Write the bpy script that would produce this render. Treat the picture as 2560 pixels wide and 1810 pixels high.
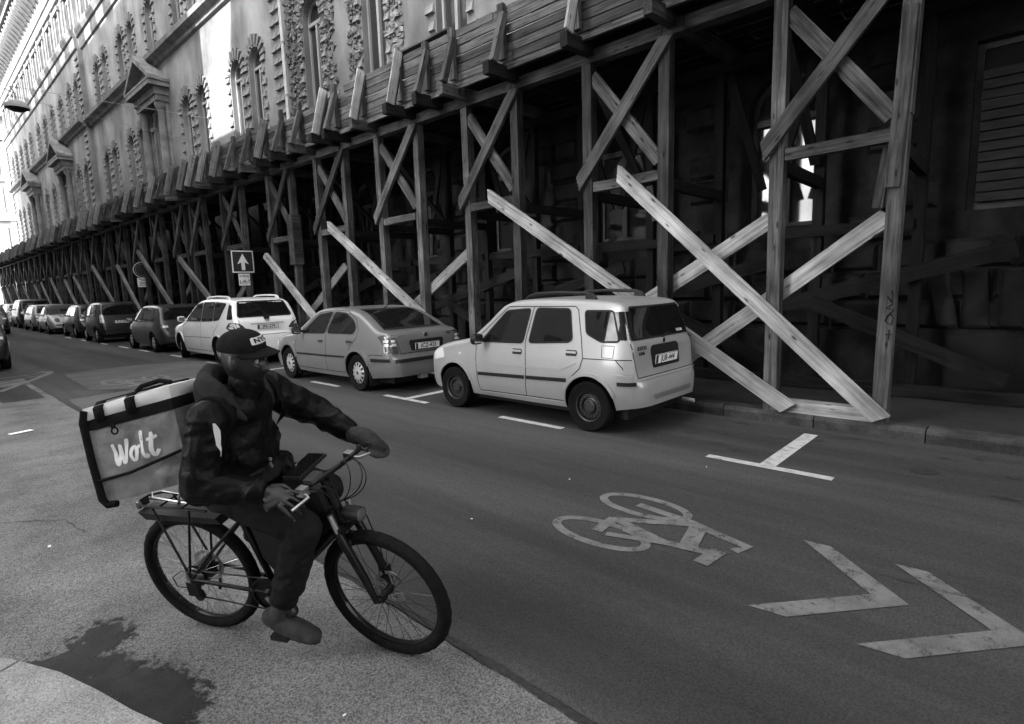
import bpy, bmesh, math, random
import numpy as np
from mathutils import Vector, Matrix
from mathutils.bvhtree import BVHTree
random.seed(7); rng = np.random.default_rng(7)
R = math.radians
sc = bpy.context.scene
COL = sc.collection
for o in list(bpy.data.objects): bpy.data.objects.remove(o)

# ---------------------------------------------------------------- camera
cd = bpy.data.cameras.new('camera'); cam = bpy.data.objects.new('camera', cd); COL.objects.link(cam)
cd.sensor_width = 36; cd.lens = 19.96875; cd.clip_start = .05; cd.clip_end = 2000
cam.matrix_world = Matrix(((.680962, .120019, -.722417, 0), (-.731646, .069249, -.678158, 0), (-.031366, .990354, .134967, 1.74), (0, 0, 0, 1)))
sc.camera = cam
sc.render.resolution_x = 1024; sc.render.resolution_y = 724

# ---------------------------------------------------------------- sky and sun (a black and white picture: the sky is grey)
SUN = Vector((1.0, .15, -.62)).normalized()
w = bpy.data.worlds.new('World'); sc.world = w; w.use_nodes = True
nt = w.node_tree; nt.nodes.clear()
def N(nt, t, **k):
    n = nt.nodes.new(t)
    for a, b in k.items(): setattr(n, a, b)
    return n
sky = N(nt, 'ShaderNodeTexSky', sky_type='NISHITA', sun_disc=False)
sky.sun_elevation = math.asin(-SUN.z); sky.sun_rotation = math.atan2(-SUN.x, -SUN.y)
sky.air_density = 1.4; sky.dust_density = 3.0
bw = N(nt, 'ShaderNodeRGBToBW'); bg = N(nt, 'ShaderNodeBackground'); out = N(nt, 'ShaderNodeOutputWorld')
tc = N(nt, 'ShaderNodeTexCoord'); cl = N(nt, 'ShaderNodeTexNoise'); cl.inputs['Scale'].default_value = 3.2; cl.inputs['Detail'].default_value = 6
mp = N(nt, 'ShaderNodeMapping'); mp.inputs['Scale'].default_value = (1, 1, 2.5)
rp = N(nt, 'ShaderNodeMapRange'); rp.inputs[1].default_value = .42; rp.inputs[2].default_value = .66; rp.inputs[3].default_value = .85; rp.inputs[4].default_value = 1.9
ml = N(nt, 'ShaderNodeMath', operation='MULTIPLY')
nt.links.new(tc.outputs['Generated'], mp.inputs[0]); nt.links.new(mp.outputs[0], cl.inputs['Vector'])
nt.links.new(cl.outputs['Fac'], rp.inputs[0])
nt.links.new(sky.outputs[0], bw.inputs[0]); nt.links.new(bw.outputs[0], ml.inputs[0]); nt.links.new(rp.outputs[0], ml.inputs[1])
nt.links.new(ml.outputs[0], bg.inputs[0]); nt.links.new(bg.outputs[0], out.inputs[0])
bg.inputs[1].default_value = .15
sd = bpy.data.lights.new('sun', 'SUN'); sd.energy = 2.0; sd.angle = R(.55); sd.color = (1, 1, 1)
so = bpy.data.objects.new('sun', sd); COL.objects.link(so)
so.rotation_euler = SUN.to_track_quat('-Z', 'Y').to_euler(); so.location = (-40, -6, 40)
sc.view_settings.view_transform = 'Standard'; sc.view_settings.look = 'None'
sc.view_settings.gamma = 1; sc.view_settings.exposure = 3.0
sc.render.engine = 'CYCLES'
sc.cycles.max_bounces = 4; sc.cycles.diffuse_bounces = 2; sc.cycles.glossy_bounces = 2; sc.cycles.use_light_tree = False

# ---------------------------------------------------------------- helpers
def link(o, parent=None):
    COL.objects.link(o)
    if parent is not None: o.parent = parent
    return o
def tag(o, label=None, cat=None, group=None, kind=None):
    if label: o['label'] = label
    if cat: o['category'] = cat
    if group: o['group'] = group
    if kind: o['kind'] = kind
    return o
def empty(name, loc=(0, 0, 0), rz=0, label=None, cat=None, group=None, parent=None):
    o = bpy.data.objects.new(name, None); o.empty_display_size = .2
    link(o, parent); o.location = loc; o.rotation_euler = (0, 0, rz)
    return tag(o, label, cat, group)
class MB:
    def __init__(s): s.v = []; s.f = []; s.m = []
    def add(s, vs, fs, mi=0):
        b = len(s.v); s.v += [tuple(p) for p in vs]; s.f += [tuple(b + i for i in q) for q in fs]; s.m += [mi] * len(fs)
        return s
    def box(s, c, d, rot=None, mi=0):
        x, y, z = d[0] / 2, d[1] / 2, d[2] / 2
        P = [Vector(p) for p in ((-x,-y,-z),(x,-y,-z),(x,y,-z),(-x,y,-z),(-x,-y,z),(x,-y,z),(x,y,z),(-x,y,z))]
        if rot is not None: P = [rot @ p for p in P]
        c = Vector(c)
        return s.add([p + c for p in P], [(0,3,2,1),(4,5,6,7),(0,1,5,4),(1,2,6,5),(2,3,7,6),(3,0,4,7)], mi)
    def bb(s, lo, hi, mi=0):
        return s.box([(a + b) / 2 for a, b in zip(lo, hi)], [b - a for a, b in zip(lo, hi)], None, mi)
    def tube(s, path, r, n=8, cap=True, mi=0):
        path = [Vector(p) for p in path]; rr = r if hasattr(r, '__len__') else [r] * len(path)
        up = None; rings = []
        for i, p in enumerate(path):
            t = (path[min(i + 1, len(path) - 1)] - path[max(i - 1, 0)]).normalized()
            if up is None:
                up = Vector((0, 0, 1)) if abs(t.z) < .9 else Vector((1, 0, 0))
            a = t.cross(up).normalized(); up = a.cross(t).normalized()
            rings.append([p + (a * math.cos(2 * math.pi * k / n) + up * math.sin(2 * math.pi * k / n)) * rr[i] for k in range(n)])
        vs = [q for g in rings for q in g]; fs = []
        for i in range(len(path) - 1):
            for k in range(n):
                fs.append((i * n + k, i * n + (k + 1) % n, (i + 1) * n + (k + 1) % n, (i + 1) * n + k))
        if cap: fs.append(tuple(range(n))[::-1]); fs.append(tuple(range((len(path) - 1) * n, len(path) * n)))
        return s.add(vs, fs, mi)
    def lathe(s, prof, o=(0, 0, 0), ax='y', n=24, mi=0, closed=False):
        # prof: list of (radius, along-axis)
        o = Vector(o); vs = []; fs = []
        for r, h in prof:
            for k in range(n):
                a = 2 * math.pi * k / n; c, d = r * math.cos(a), r * math.sin(a)
                vs.append(o + (Vector((c, h, d)) if ax == 'y' else Vector((h, c, d)) if ax == 'x' else Vector((c, d, h))))
        m = len(prof)
        for i in range(m if closed else m - 1):
            for k in range(n):
                j = (i + 1) % m
                fs.append((i * n + k, i * n + (k + 1) % n, j * n + (k + 1) % n, j * n + k))
        return s.add(vs, fs, mi)
    def prism(s, poly, lo, hi, ax='x', mi=0):
        # poly: 2D outline, extruded from lo to hi along ax (the other two axes in order)
        n = len(poly)
        def P(p, h): return (h, p[0], p[1]) if ax == 'x' else (p[0], h, p[1]) if ax == 'y' else (p[0], p[1], h)
        vs = [P(p, lo) for p in poly] + [P(p, hi) for p in poly]
        fs = [tuple(range(n))[::-1], tuple(range(n, 2 * n))] + [(i, (i + 1) % n, n + (i + 1) % n, n + i) for i in range(n)]
        return s.add(vs, fs, mi)
    def mesh(s, name, mats, smooth=None):
        me = bpy.data.meshes.new(name); me.from_pydata([tuple(p) for p in s.v], [], s.f)
        for m in (mats if isinstance(mats, (list, tuple)) else [mats]): me.materials.append(m)
        if any(s.m): me.polygons.foreach_set('material_index', s.m)
        bm = bmesh.new(); bm.from_mesh(me); bmesh.ops.recalc_face_normals(bm, faces=bm.faces); bm.to_mesh(me); bm.free()
        if smooth is not None:
            me.polygons.foreach_set('use_smooth', [True] * len(me.polygons)); me.set_sharp_from_angle(angle=R(smooth))
        return me
    def build(s, name, mats, parent=None, smooth=None, loc=None):
        o = bpy.data.objects.new(name, s.mesh(name, mats, smooth)); link(o, parent)
        if loc is not None: o.location = loc
        return o
def text_mb(txt, size, depth=.002, ex=None):
    c = bpy.data.curves.new('t', 'FONT'); c.body = txt; c.size = size; c.extrude = depth; c.align_x = 'CENTER'; c.align_y = 'CENTER'
    if ex: c.offset = ex
    o = bpy.data.objects.new('t', c); COL.objects.link(o)
    dg = bpy.context.evaluated_depsgraph_get(); me = bpy.data.meshes.new_from_object(o.evaluated_get(dg))
    mb = MB(); mb.add([v.co.copy() for v in me.vertices], [tuple(p.vertices) for p in me.polygons])
    bpy.data.objects.remove(o); bpy.data.meshes.remove(me); bpy.data.curves.remove(c)
    return mb
def xf(mb, M):
    mb.v = [tuple(M @ Vector(p)) for p in mb.v]; return mb
def frame(o, ex, ey, ez):
    o, ex, ey, ez = Vector(o), Vector(ex), Vector(ey), Vector(ez)
    return Matrix(((ex.x, ey.x, ez.x, o.x), (ex.y, ey.y, ez.y, o.y), (ex.z, ey.z, ez.z, o.z), (0, 0, 0, 1)))
def evaluated(o):
    dg = bpy.context.evaluated_depsgraph_get(); return bpy.data.meshes.new_from_object(o.evaluated_get(dg))
def pchip(xs, ys, x):
    xs = np.asarray(xs, float); ys = np.asarray(ys, float); h = np.diff(xs); dl = np.diff(ys) / h
    m = np.zeros_like(xs); m[0] = dl[0]; m[-1] = dl[-1]
    for i in range(1, len(xs) - 1):
        if dl[i - 1] * dl[i] > 0:
            w1 = 2 * h[i] + h[i - 1]; w2 = h[i] + 2 * h[i - 1]; m[i] = (w1 + w2) / (w1 / dl[i - 1] + w2 / dl[i])
    x = np.clip(np.asarray(x, float), xs[0], xs[-1]); i = np.clip(np.searchsorted(xs, x) - 1, 0, len(xs) - 2)
    t = (x - xs[i]) / h[i]
    return (2*t**3-3*t**2+1)*ys[i]+(t**3-2*t**2+t)*h[i]*m[i]+(-2*t**3+3*t**2)*ys[i+1]+(t**3-t**2)*h[i]*m[i+1]

# ---------------------------------------------------------------- materials (greys: the photograph is black and white)
def mat(name, lo, hi=None, rough=.7, scale=8., stretch=None, detail=5, bump=0, bscale=None, metal=0, coat=0, spec=.18, speck=0, speckscale=300., coord='Object', rand=0, knots=0, pos=(.35, .65), big=0, bigs=.35, bigm=None, crack=0):
    m = bpy.data.materials.new(name); m.use_nodes = True; nt = m.node_tree; b = nt.nodes['Principled BSDF']
    b.inputs['Roughness'].default_value = rough; b.inputs['Metallic'].default_value = metal
    b.inputs['Coat Weight'].default_value = coat; b.inputs['Coat Roughness'].default_value = .06; b.inputs['Specular IOR Level'].default_value = spec
    if hi is None and not bump:
        b.inputs['Base Color'].default_value = (lo, lo, lo, 1); return m
    hi = lo if hi is None else hi
    tc = N(nt, 'ShaderNodeTexCoord'); mp = N(nt, 'ShaderNodeMapping'); nt.links.new(tc.outputs[coord], mp.inputs[0])
    if stretch: mp.inputs['Scale'].default_value = stretch
    oi = N(nt, 'ShaderNodeObjectInfo')
    if rand:
        ad = N(nt, 'ShaderNodeVectorMath', operation='ADD'); sc_ = N(nt, 'ShaderNodeMath', operation='MULTIPLY'); sc_.inputs[1].default_value = 37.
        nt.links.new(oi.outputs['Random'], sc_.inputs[0]); nt.links.new(mp.outputs[0], ad.inputs[0]); nt.links.new(sc_.outputs[0], ad.inputs[1]); vec = ad.outputs[0]
    else: vec = mp.outputs[0]
    no = N(nt, 'ShaderNodeTexNoise'); no.inputs['Scale'].default_value = scale; no.inputs['Detail'].default_value = detail; no.inputs['Roughness'].default_value = .62
    nt.links.new(vec, no.inputs['Vector'])
    mr = N(nt, 'ShaderNodeMapRange'); mr.inputs[1].default_value = pos[0]; mr.inputs[2].default_value = pos[1]; mr.inputs[3].default_value = lo; mr.inputs[4].default_value = hi
    nt.links.new(no.outputs['Fac'], mr.inputs[0]); col = mr.outputs[0]
    def mul(a, b_):
        n = N(nt, 'ShaderNodeMath', operation='MULTIPLY'); nt.links.new(a, n.inputs[0])
        if isinstance(b_, float): n.inputs[1].default_value = b_
        else: nt.links.new(b_, n.inputs[1])
        return n.outputs[0]
    def rng_(src, a, b_, c, d):
        n = N(nt, 'ShaderNodeMapRange'); nt.links.new(src, n.inputs[0])
        for i, q in enumerate((a, b_, c, d)): n.inputs[i + 1].default_value = q
        return n.outputs[0]
    if speck:
        n2 = N(nt, 'ShaderNodeTexNoise'); n2.inputs['Scale'].default_value = speckscale; n2.inputs['Detail'].default_value = 2; nt.links.new(tc.outputs[coord], n2.inputs['Vector'])
        col = mul(col, rng_(n2.outputs['Fac'], .3, .7, 1 - speck, 1 + speck))
    if big:
        n3 = N(nt, 'ShaderNodeTexNoise'); n3.inputs['Scale'].default_value = bigs; n3.inputs['Detail'].default_value = 4; m5 = N(nt, 'ShaderNodeMapping'); m5.inputs['Scale'].default_value = bigm or (1, 1, 1); nt.links.new(tc.outputs[coord], m5.inputs[0]); nt.links.new(m5.outputs[0], n3.inputs['Vector'])
        col = mul(col, rng_(n3.outputs['Fac'], .35, .65, 1 - big, 1 + big))
    if knots:
        m2 = N(nt, 'ShaderNodeMapping'); m2.inputs['Scale'].default_value = (2.2, 7, 7); nt.links.new(tc.outputs[coord], m2.inputs[0])
        ad2 = N(nt, 'ShaderNodeVectorMath', operation='ADD'); s2 = N(nt, 'ShaderNodeMath', operation='MULTIPLY'); s2.inputs[1].default_value = 91.
        nt.links.new(oi.outputs['Random'], s2.inputs[0]); nt.links.new(m2.outputs[0], ad2.inputs[0]); nt.links.new(s2.outputs[0], ad2.inputs[1])
        vo = N(nt, 'ShaderNodeTexVoronoi'); vo.inputs['Scale'].default_value = 1.6; nt.links.new(ad2.outputs[0], vo.inputs['Vector'])
        col = mul(col, rng_(vo.outputs['Distance'], .08, .2, 1 - knots, 1.))
    if crack:
        m6 = N(nt, 'ShaderNodeMapping'); m6.inputs['Scale'].default_value = (.5, 26, 26); nt.links.new(tc.outputs[coord], m6.inputs[0]); a6 = N(nt, 'ShaderNodeVectorMath', operation='ADD'); s6 = N(nt, 'ShaderNodeMath', operation='MULTIPLY'); s6.inputs[1].default_value = 53.
        nt.links.new(oi.outputs['Random'], s6.inputs[0]); nt.links.new(m6.outputs[0], a6.inputs[0]); nt.links.new(s6.outputs[0], a6.inputs[1]); n6 = N(nt, 'ShaderNodeTexNoise'); n6.inputs['Scale'].default_value = 1.; n6.inputs['Detail'].default_value = 2; nt.links.new(a6.outputs[0], n6.inputs['Vector'])
        col = mul(col, rng_(n6.outputs['Fac'], .30, .40, 1 - crack, 1.))
    if rand: col = mul(col, rng_(oi.outputs['Random'], 0, 1, 1 - rand, 1 + rand))
    nt.links.new(col, b.inputs['Base Color'])
    if bump:
        bp = N(nt, 'ShaderNodeBump'); bp.inputs['Strength'].default_value = bump; bp.inputs['Distance'].default_value = .02
        n4 = N(nt, 'ShaderNodeTexNoise'); n4.inputs['Scale'].default_value = bscale or scale; n4.inputs['Detail'].default_value = 4
        nt.links.new(vec if not bscale or bscale < 100 else tc.outputs[coord], n4.inputs['Vector']); nt.links.new(n4.outputs['Fac'], bp.inputs['Height']); nt.links.new(bp.outputs[0], b.inputs['Normal'])
    return m
GR = (.45, 8, 8)      # wood grain runs along local x
M = dict(
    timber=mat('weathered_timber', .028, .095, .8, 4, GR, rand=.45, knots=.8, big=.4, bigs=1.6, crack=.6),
    timber_dark=mat('shade_darkened_timber', .005, .017, .85, 4, GR, rand=.3, knots=.5),  # inner and deck timber, shade under the scaffold darkened into the colour
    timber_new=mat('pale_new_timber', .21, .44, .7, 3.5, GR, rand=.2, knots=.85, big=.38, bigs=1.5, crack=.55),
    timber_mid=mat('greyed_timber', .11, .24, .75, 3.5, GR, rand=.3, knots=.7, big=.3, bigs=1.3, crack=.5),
    board=mat('weathered_board', .038, .12, .8, 4, GR, rand=.5, knots=.5, big=.3, bigs=1.2),
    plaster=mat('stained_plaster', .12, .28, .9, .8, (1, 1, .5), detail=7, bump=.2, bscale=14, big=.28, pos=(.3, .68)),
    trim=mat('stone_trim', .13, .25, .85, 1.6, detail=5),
    stone=mat('shade_darkened_stone', .009, .032, .9, 2.5, detail=6, bump=.3, bscale=18, rand=.2),  # base tone lowered to put the shade under the deck into the stone
    rubble=mat('broken_brick_core', .08, .28, .95, 7, detail=6, bump=.5, bscale=20, rand=.3),
    asphalt_old=mat('old_coarse_asphalt', .105, .185, .95, 1.3, detail=7, speck=.6, speckscale=115, bump=.5, bscale=150, big=.16),
    asphalt=mat('dark_asphalt_lane', .032, .062, .9, .7, (1.5, .16, 1), detail=6, speck=.34, speckscale=120, bump=.3, bscale=150, big=.26, bigs=1.0, bigm=(1.15, .07, 1)),
    patch=mat('asphalt_patch', .075, .105, .92, 1.2, speck=.4, speckscale=110, bump=.3, bscale=140),
    tar=mat('tar_seam', .02, .04, .7, 30),
    stain=mat('damp_oil_stain', .018, .032, .6, 9, speck=.3, speckscale=140, bump=.25, bscale=140),
    granite=mat('pale_granite_kerb', .22, .32, .85, 3, speck=.45, speckscale=150, bump=.25, bscale=130, rand=.08),
    kerb=mat('dark_kerbstone', .035, .075, .9, 4, speck=.3, speckscale=90, rand=.15),
    pavement=mat('pavement_asphalt', .022, .036, .92, 1.5, speck=.3, speckscale=150),  # tone carries painted shade from the deck above
    paint=mat('worn_road_paint', .09, .17, .8, 5, detail=8, speck=.15, speckscale=110, pos=(.3, .6)),
    paint_new=mat('bright_road_paint', .24, .46, .75, 8, detail=8, speck=.12, speckscale=110, pos=(.25, .55)),
    tyre=mat('tyre_rubber', .005, .009, .8, 20, spec=.08), black=mat('black_plastic', .009, None, .5, spec=.3), rubber=mat('black_rubber_seal', .012, None, .6),
    glass=mat('dark_car_glass', .008, None, .03, spec=.4), pane=mat('window_pane', .03, None, .06, spec=.8),
    steel=mat('painted_steel_wheel', .02, None, .4, spec=.5), hub=mat('silver_wheel_trim', .5, None, .35, metal=.5),
    chrome=mat('chrome', .75, None, .12, metal=1), lampw=mat('clear_lamp_lens', .62, None, .12, spec=.8, coat=.6), lampr=mat('dark_lamp_lens', .06, None, .12, coat=.8),
    white=mat('white_enamel', .78, None, .4), signblue=mat('sign_dark_face', .035, None, .35), ink=mat('black_print', .012, None, .5), grey=mat('grey_paint', .3, None, .45),
    frame=mat('window_joinery', .24, .36, .6, 6, (1, 1, .2)), frame_dark=mat('dark_window_joinery', .07, .12, .6, 6), blind=mat('window_blind', .035, .055, .8, 4, (1, 1, 6)), zinc=mat('zinc_pipe', .55, .66, .45, 3, metal=.3),
    iron=mat('iron_spike', .03, None, .6), roof=mat('roof_sheet', .09, .14, .7, 2), housewall=mat('plain_render', .58, .70, .9, .6, detail=6, bump=.1, bscale=12),
    pale=mat('pale_stone_facade', .28, .36, .9, .7, detail=6),
)

def wear(m, scale, lo, hi, lim):
    # paint worn through to the asphalt in small flecks
    nt = m.node_tree; b = nt.nodes['Principled BSDF']; o = nt.nodes['Material Output']; t = N(nt, 'ShaderNodeBsdfTransparent'); mx = N(nt, 'ShaderNodeMixShader'); n = N(nt, 'ShaderNodeTexNoise'); n.inputs['Scale'].default_value = scale; n.inputs['Detail'].default_value = 9; n.inputs['Roughness'].default_value = .75
    tc = N(nt, 'ShaderNodeTexCoord'); nt.links.new(tc.outputs['Object'], n.inputs['Vector']); r = N(nt, 'ShaderNodeMapRange'); r.inputs[1].default_value = lo; r.inputs[2].default_value = hi; r.inputs[3].default_value = lim
    nt.links.new(n.outputs['Fac'], r.inputs[0]); nt.links.new(r.outputs[0], mx.inputs[0]); nt.links.new(t.outputs[0], mx.inputs[1]); nt.links.new(b.outputs[0], mx.inputs[2]); nt.links.new(mx.outputs[0], o.inputs['Surface'])
wear(M['paint'], 9, .33, .50, .45); wear(M['paint_new'], 7, .30, .44, .25)
# ================================================================ GROUND
def sheet(name, polys, z, m, jag=0, seed=1, sub=.35):
    """flat sheet(s) from outlines; jag roughens the outline like a worn edge"""
    rn = random.Random(seed); mb = MB()
    for poly in polys:
        pts = []
        for i, p in enumerate(poly):
            q = poly[(i + 1) % len(poly)]; L = math.dist(p, q); n = max(1, int(L / sub)) if jag else 1
            for k in range(n):
                t = k / n; j = (rn.uniform(-jag, jag), rn.uniform(-jag, jag)) if jag else (0, 0)
                pts.append((p[0] + (q[0] - p[0]) * t + j[0], p[1] + (q[1] - p[1]) * t + j[1], z))
        mb.add(pts, [tuple(range(len(pts)))])
    o = mb.build(name, m); me = o.data
    bm = bmesh.new(); bm.from_mesh(me); bmesh.ops.triangulate(bm, faces=bm.faces)
    for f_ in bm.faces:
        if f_.normal.z < 0: f_.normal_flip()
    bm.to_mesh(me); bm.free()
    return o
g = sheet('ground', [[(-600, -600), (600, -600), (600, 600), (-600, 600)]], -.012, M['asphalt_old']); tag(g, kind='structure')
road = sheet('road', [[(1.69, -40), (7.02, -40), (7.02, 140), (-.4, 140), (-.4, 17.2), (1.69, 16.6)]], -.004, M['asphalt'], .012, 3); tag(road, kind='structure')
# tar seam where the new lane meets the old asphalt
mb = MB(); rn = random.Random(5); prev = None; y = -8
pts = []
while y < 8.5:
    pts.append((1.66 + rn.uniform(-.012, .012), 1.692 + rn.uniform(-.008, .012), y)); y += .09
vs = []
for a_, b_, y in pts: vs += [(a_, y, -.001), (b_, y, -.001)]
mb.add(vs, [(2*i, 2*i+1, 2*i+3, 2*i+2) for i in range(len(pts) - 1)])
tag(mb.build('tar_seam', M['tar'], road))
tag(sheet('asphalt_patch', [[(2.3, 13.2), (2.9, 12.6), (5.2, 12.9), (5.25, 16.3), (3.9, 16.9), (2.4, 16.6)]], .0, M['patch'], .02, 8), kind='structure')
tag(sheet('asphalt_patch', [[(1.0, 13.0), (1.6, 13.0), (1.58, 15.6), (1.0, 15.2)]], -.006, M['asphalt'], .01, 9), kind='structure')
tag(sheet('asphalt_patch', [[(1.75, 9.2), (2.9, 9.1), (2.85, 12.5), (1.8, 12.3)]], .0, M['patch'], .02, 10), kind='structure')
# damp stain by the corner kerb
SP = [(.33, 3.46), (.44, 3.60), (.52, 3.66), (.62, 3.57), (.66, 3.42), (.60, 3.33), (.50, 3.28), (.56, 3.22), (.60, 3.10), (.62, 3.0), (.70, 2.93), (.75, 2.64), (.70, 2.50), (.58, 2.38), (.50, 2.3), (.40, 2.5), (.38, 2.9), (.30, 3.13), (.20, 3.33), (.05, 3.50), (.2, 3.53)]
def sdist(px, py, poly):
    ins = False; d = 9
    for i in range(len(poly)):
        a, b_ = poly[i - 1], poly[i]
        if (a[1] > py) != (b_[1] > py) and px < (b_[0] - a[0]) * (py - a[1]) / (b_[1] - a[1]) + a[0]: ins = not ins
        t = max(0, min(1, ((px - a[0]) * (b_[0] - a[0]) + (py - a[1]) * (b_[1] - a[1])) / ((b_[0] - a[0]) ** 2 + (b_[1] - a[1]) ** 2))); d = min(d, math.hypot(px - a[0] - t * (b_[0] - a[0]), py - a[1] - t * (b_[1] - a[1])))
    return d if ins else -d
mb = MB(); nx, ny = 34, 62; X0, X1, Y0_, Y1 = -.05, .95, 2.1, 3.85
G_ = [(X0 + (X1 - X0) * i / nx, Y0_ + (Y1 - Y0_) * k / ny) for i in range(nx + 1) for k in range(ny + 1)]
mb.add([(x, y, -.007) for x, y in G_], [(i * (ny + 1) + k, (i + 1) * (ny + 1) + k, (i + 1) * (ny + 1) + k + 1, i * (ny + 1) + k + 1) for i in range(nx) for k in range(ny)])
st = mb.build('damp_stain', M['stain']); at = st.data.attributes.new('soak', 'FLOAT', 'POINT'); at.data.foreach_set('value', [sdist(x, y, SP) for x, y in G_])
for p in st.data.polygons:
    if p.normal.z < 0: p.flip()
nt = M['stain'].node_tree; bs = nt.nodes['Principled BSDF']; ou = nt.nodes['Material Output']; tr_ = N(nt, 'ShaderNodeBsdfTransparent'); mx = N(nt, 'ShaderNodeMixShader'); an = N(nt, 'ShaderNodeAttribute'); an.attribute_name = 'soak'
nz = N(nt, 'ShaderNodeTexNoise'); nz.inputs['Scale'].default_value = 22; nz.inputs['Detail'].default_value = 6; nz.inputs['Roughness'].default_value = .7; tcc = N(nt, 'ShaderNodeTexCoord'); nt.links.new(tcc.outputs['Object'], nz.inputs['Vector'])
m1 = N(nt, 'ShaderNodeMath', operation='MULTIPLY_ADD'); m1.inputs[1].default_value = .44; m1.inputs[2].default_value = -.225; nt.links.new(nz.outputs['Fac'], m1.inputs[0]); m2 = N(nt, 'ShaderNodeMath', operation='ADD'); nt.links.new(m1.outputs[0], m2.inputs[0]); nt.links.new(an.outputs['Fac'], m2.inputs[1])
m3 = N(nt, 'ShaderNodeMapRange'); m3.inputs[1].default_value = -.012; m3.inputs[2].default_value = .035; m3.inputs[4].default_value = .93; nt.links.new(m2.outputs[0], m3.inputs[0]); nt.links.new(m3.outputs[0], mx.inputs[0]); nt.links.new(tr_.outputs[0], mx.inputs[1]); nt.links.new(bs.outputs[0], mx.inputs[2]); nt.links.new(mx.outputs[0], ou.inputs['Surface'])
tag(st, 'dark damp stain on the old asphalt beside the curved kerb', 'stain')
tag(sheet('drain_cover', [[(5.97 + .1 * math.cos(k * .35), .67 + .105 * math.sin(k * .35)) for k in range(18)]], .0, M['tar'], .004, 4), 'small dark round cover in the parking lane asphalt', 'cover')
# hairline cracks and oil drips
rn = random.Random(31)
def crack(pts, wd, par, z):
    mb = MB(); P = []
    for i in range(len(pts) - 1):
        n = max(2, int(math.dist(pts[i], pts[i + 1]) / .06))
        for k in range(n): t = k / n; P.append((pts[i][0] + (pts[i + 1][0] - pts[i][0]) * t + rn.uniform(-.012, .012), pts[i][1] + (pts[i + 1][1] - pts[i][1]) * t + rn.uniform(-.012, .012)))
    vs = []
    for i, q in enumerate(P): w_ = wd * rn.uniform(.3, 1.); d = Vector((P[min(i + 1, len(P) - 1)][0] - P[max(i - 1, 0)][0], P[min(i + 1, len(P) - 1)][1] - P[max(i - 1, 0)][1])).normalized(); vs += [(q[0] - d.y * w_, q[1] + d.x * w_, z), (q[0] + d.y * w_, q[1] - d.x * w_, z)]
    mb.add(vs, [(2 * i, 2 * i + 1, 2 * i + 3, 2 * i + 2) for i in range(len(P) - 1)]); return mb.build('asphalt_crack', M['tar'], par)
crack([(2.4, 16.9), (2.9, 16.7), (3.4, 16.9)], .02, road, .0); crack([(3.62, .95), (3.72, .72), (3.70, .3), (3.78, -.2)], .003, road, .0035); crack([(-.4, 8.2), (.3, 7.6), (.8, 7.7), (1.5, 7.2)], .006, g, -.009); crack([(.2, 6.1), (.7, 5.6), (.75, 5.1)], .005, g, -.009); crack([(1.0, 12.4), (1.7, 12.2), (2.4, 12.7), (3.1, 12.5)], .012, road, .003)
for i in range(26):
    x, y = rn.uniform(5.4, 6.8), rn.uniform(-.4, 2.9); s_ = rn.uniform(.012, .05); mb = MB(); mb.add([(x + s_ * rn.uniform(.6, 1.2) * math.cos(t), y + s_ * 1.6 * rn.uniform(.6, 1.2) * math.sin(t), -.001) for t in np.linspace(0, 6.283, 13)[:-1]], [tuple(range(12))]); o = mb.build('oil_drip', M['tar'], road)
# small litter and chippings
mb = MB(); mb.box((.9, 9.85, .0), (.25, .10, .006), Matrix.Rotation(.3, 3, 'Z')); tag(mb.build('paper_scrap', M['white']), 'flattened white paper scrap on the road left of the courier', 'litter')
rn = random.Random(12)
for i, (x, y, s) in enumerate([(.52, 5.05, .03), (3.9, 3.0, .012), (2.75, 3.05, .012), (4.95, 2.2, .013), (1.05, 2.0, .013)]):
    mb = MB(); mb.box((x, y, -.003 + s * .15), (s, s * .6, s * .3), Matrix.Rotation(rn.uniform(0, 3), 3, 'Z'))
    tag(mb.build('litter_crumb', M['white']), ['white crumb of litter behind the rear bicycle wheel', 'white crumb above the bicycle symbol', 'white crumb left of the bicycle symbol', 'white crumb beside the parking T mark', 'white crumb near the front wheel'][i], 'litter')

# ---- painted markings
def stroke(mb, pts, wd, z=.0, closed=False):
    n = len(pts); L = []; Rr = []
    for i, p in enumerate(pts):
        a_ = pts[(i - 1) % n] if closed or i else p; b_ = pts[(i + 1) % n] if closed or i < n - 1 else p
        d = Vector((b_[0] - a_[0], b_[1] - a_[1])).normalized(); q = Vector((-d.y, d.x)) * wd / 2
        L.append((p[0] + q.x, p[1] + q.y, z)); Rr.append((p[0] - q.x, p[1] - q.y, z))
    vs = L + Rr; m_ = n if closed else n - 1
    mb.add(vs, [(i, (i + 1) % n, n + (i + 1) % n, n + i) for i in range(m_)])
def marking(name, mb, label, m=None, z=.001):
    mb.v = [(p[0], p[1], z + i * 1e-7) for i, p in enumerate(mb.v)]
    o = mb.build(name, m or M['paint'])
    for p in o.data.polygons:
        if p.normal.z < 0: p.flip()
    return tag(o, label, 'road marking', 'markings painted on the road')
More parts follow.
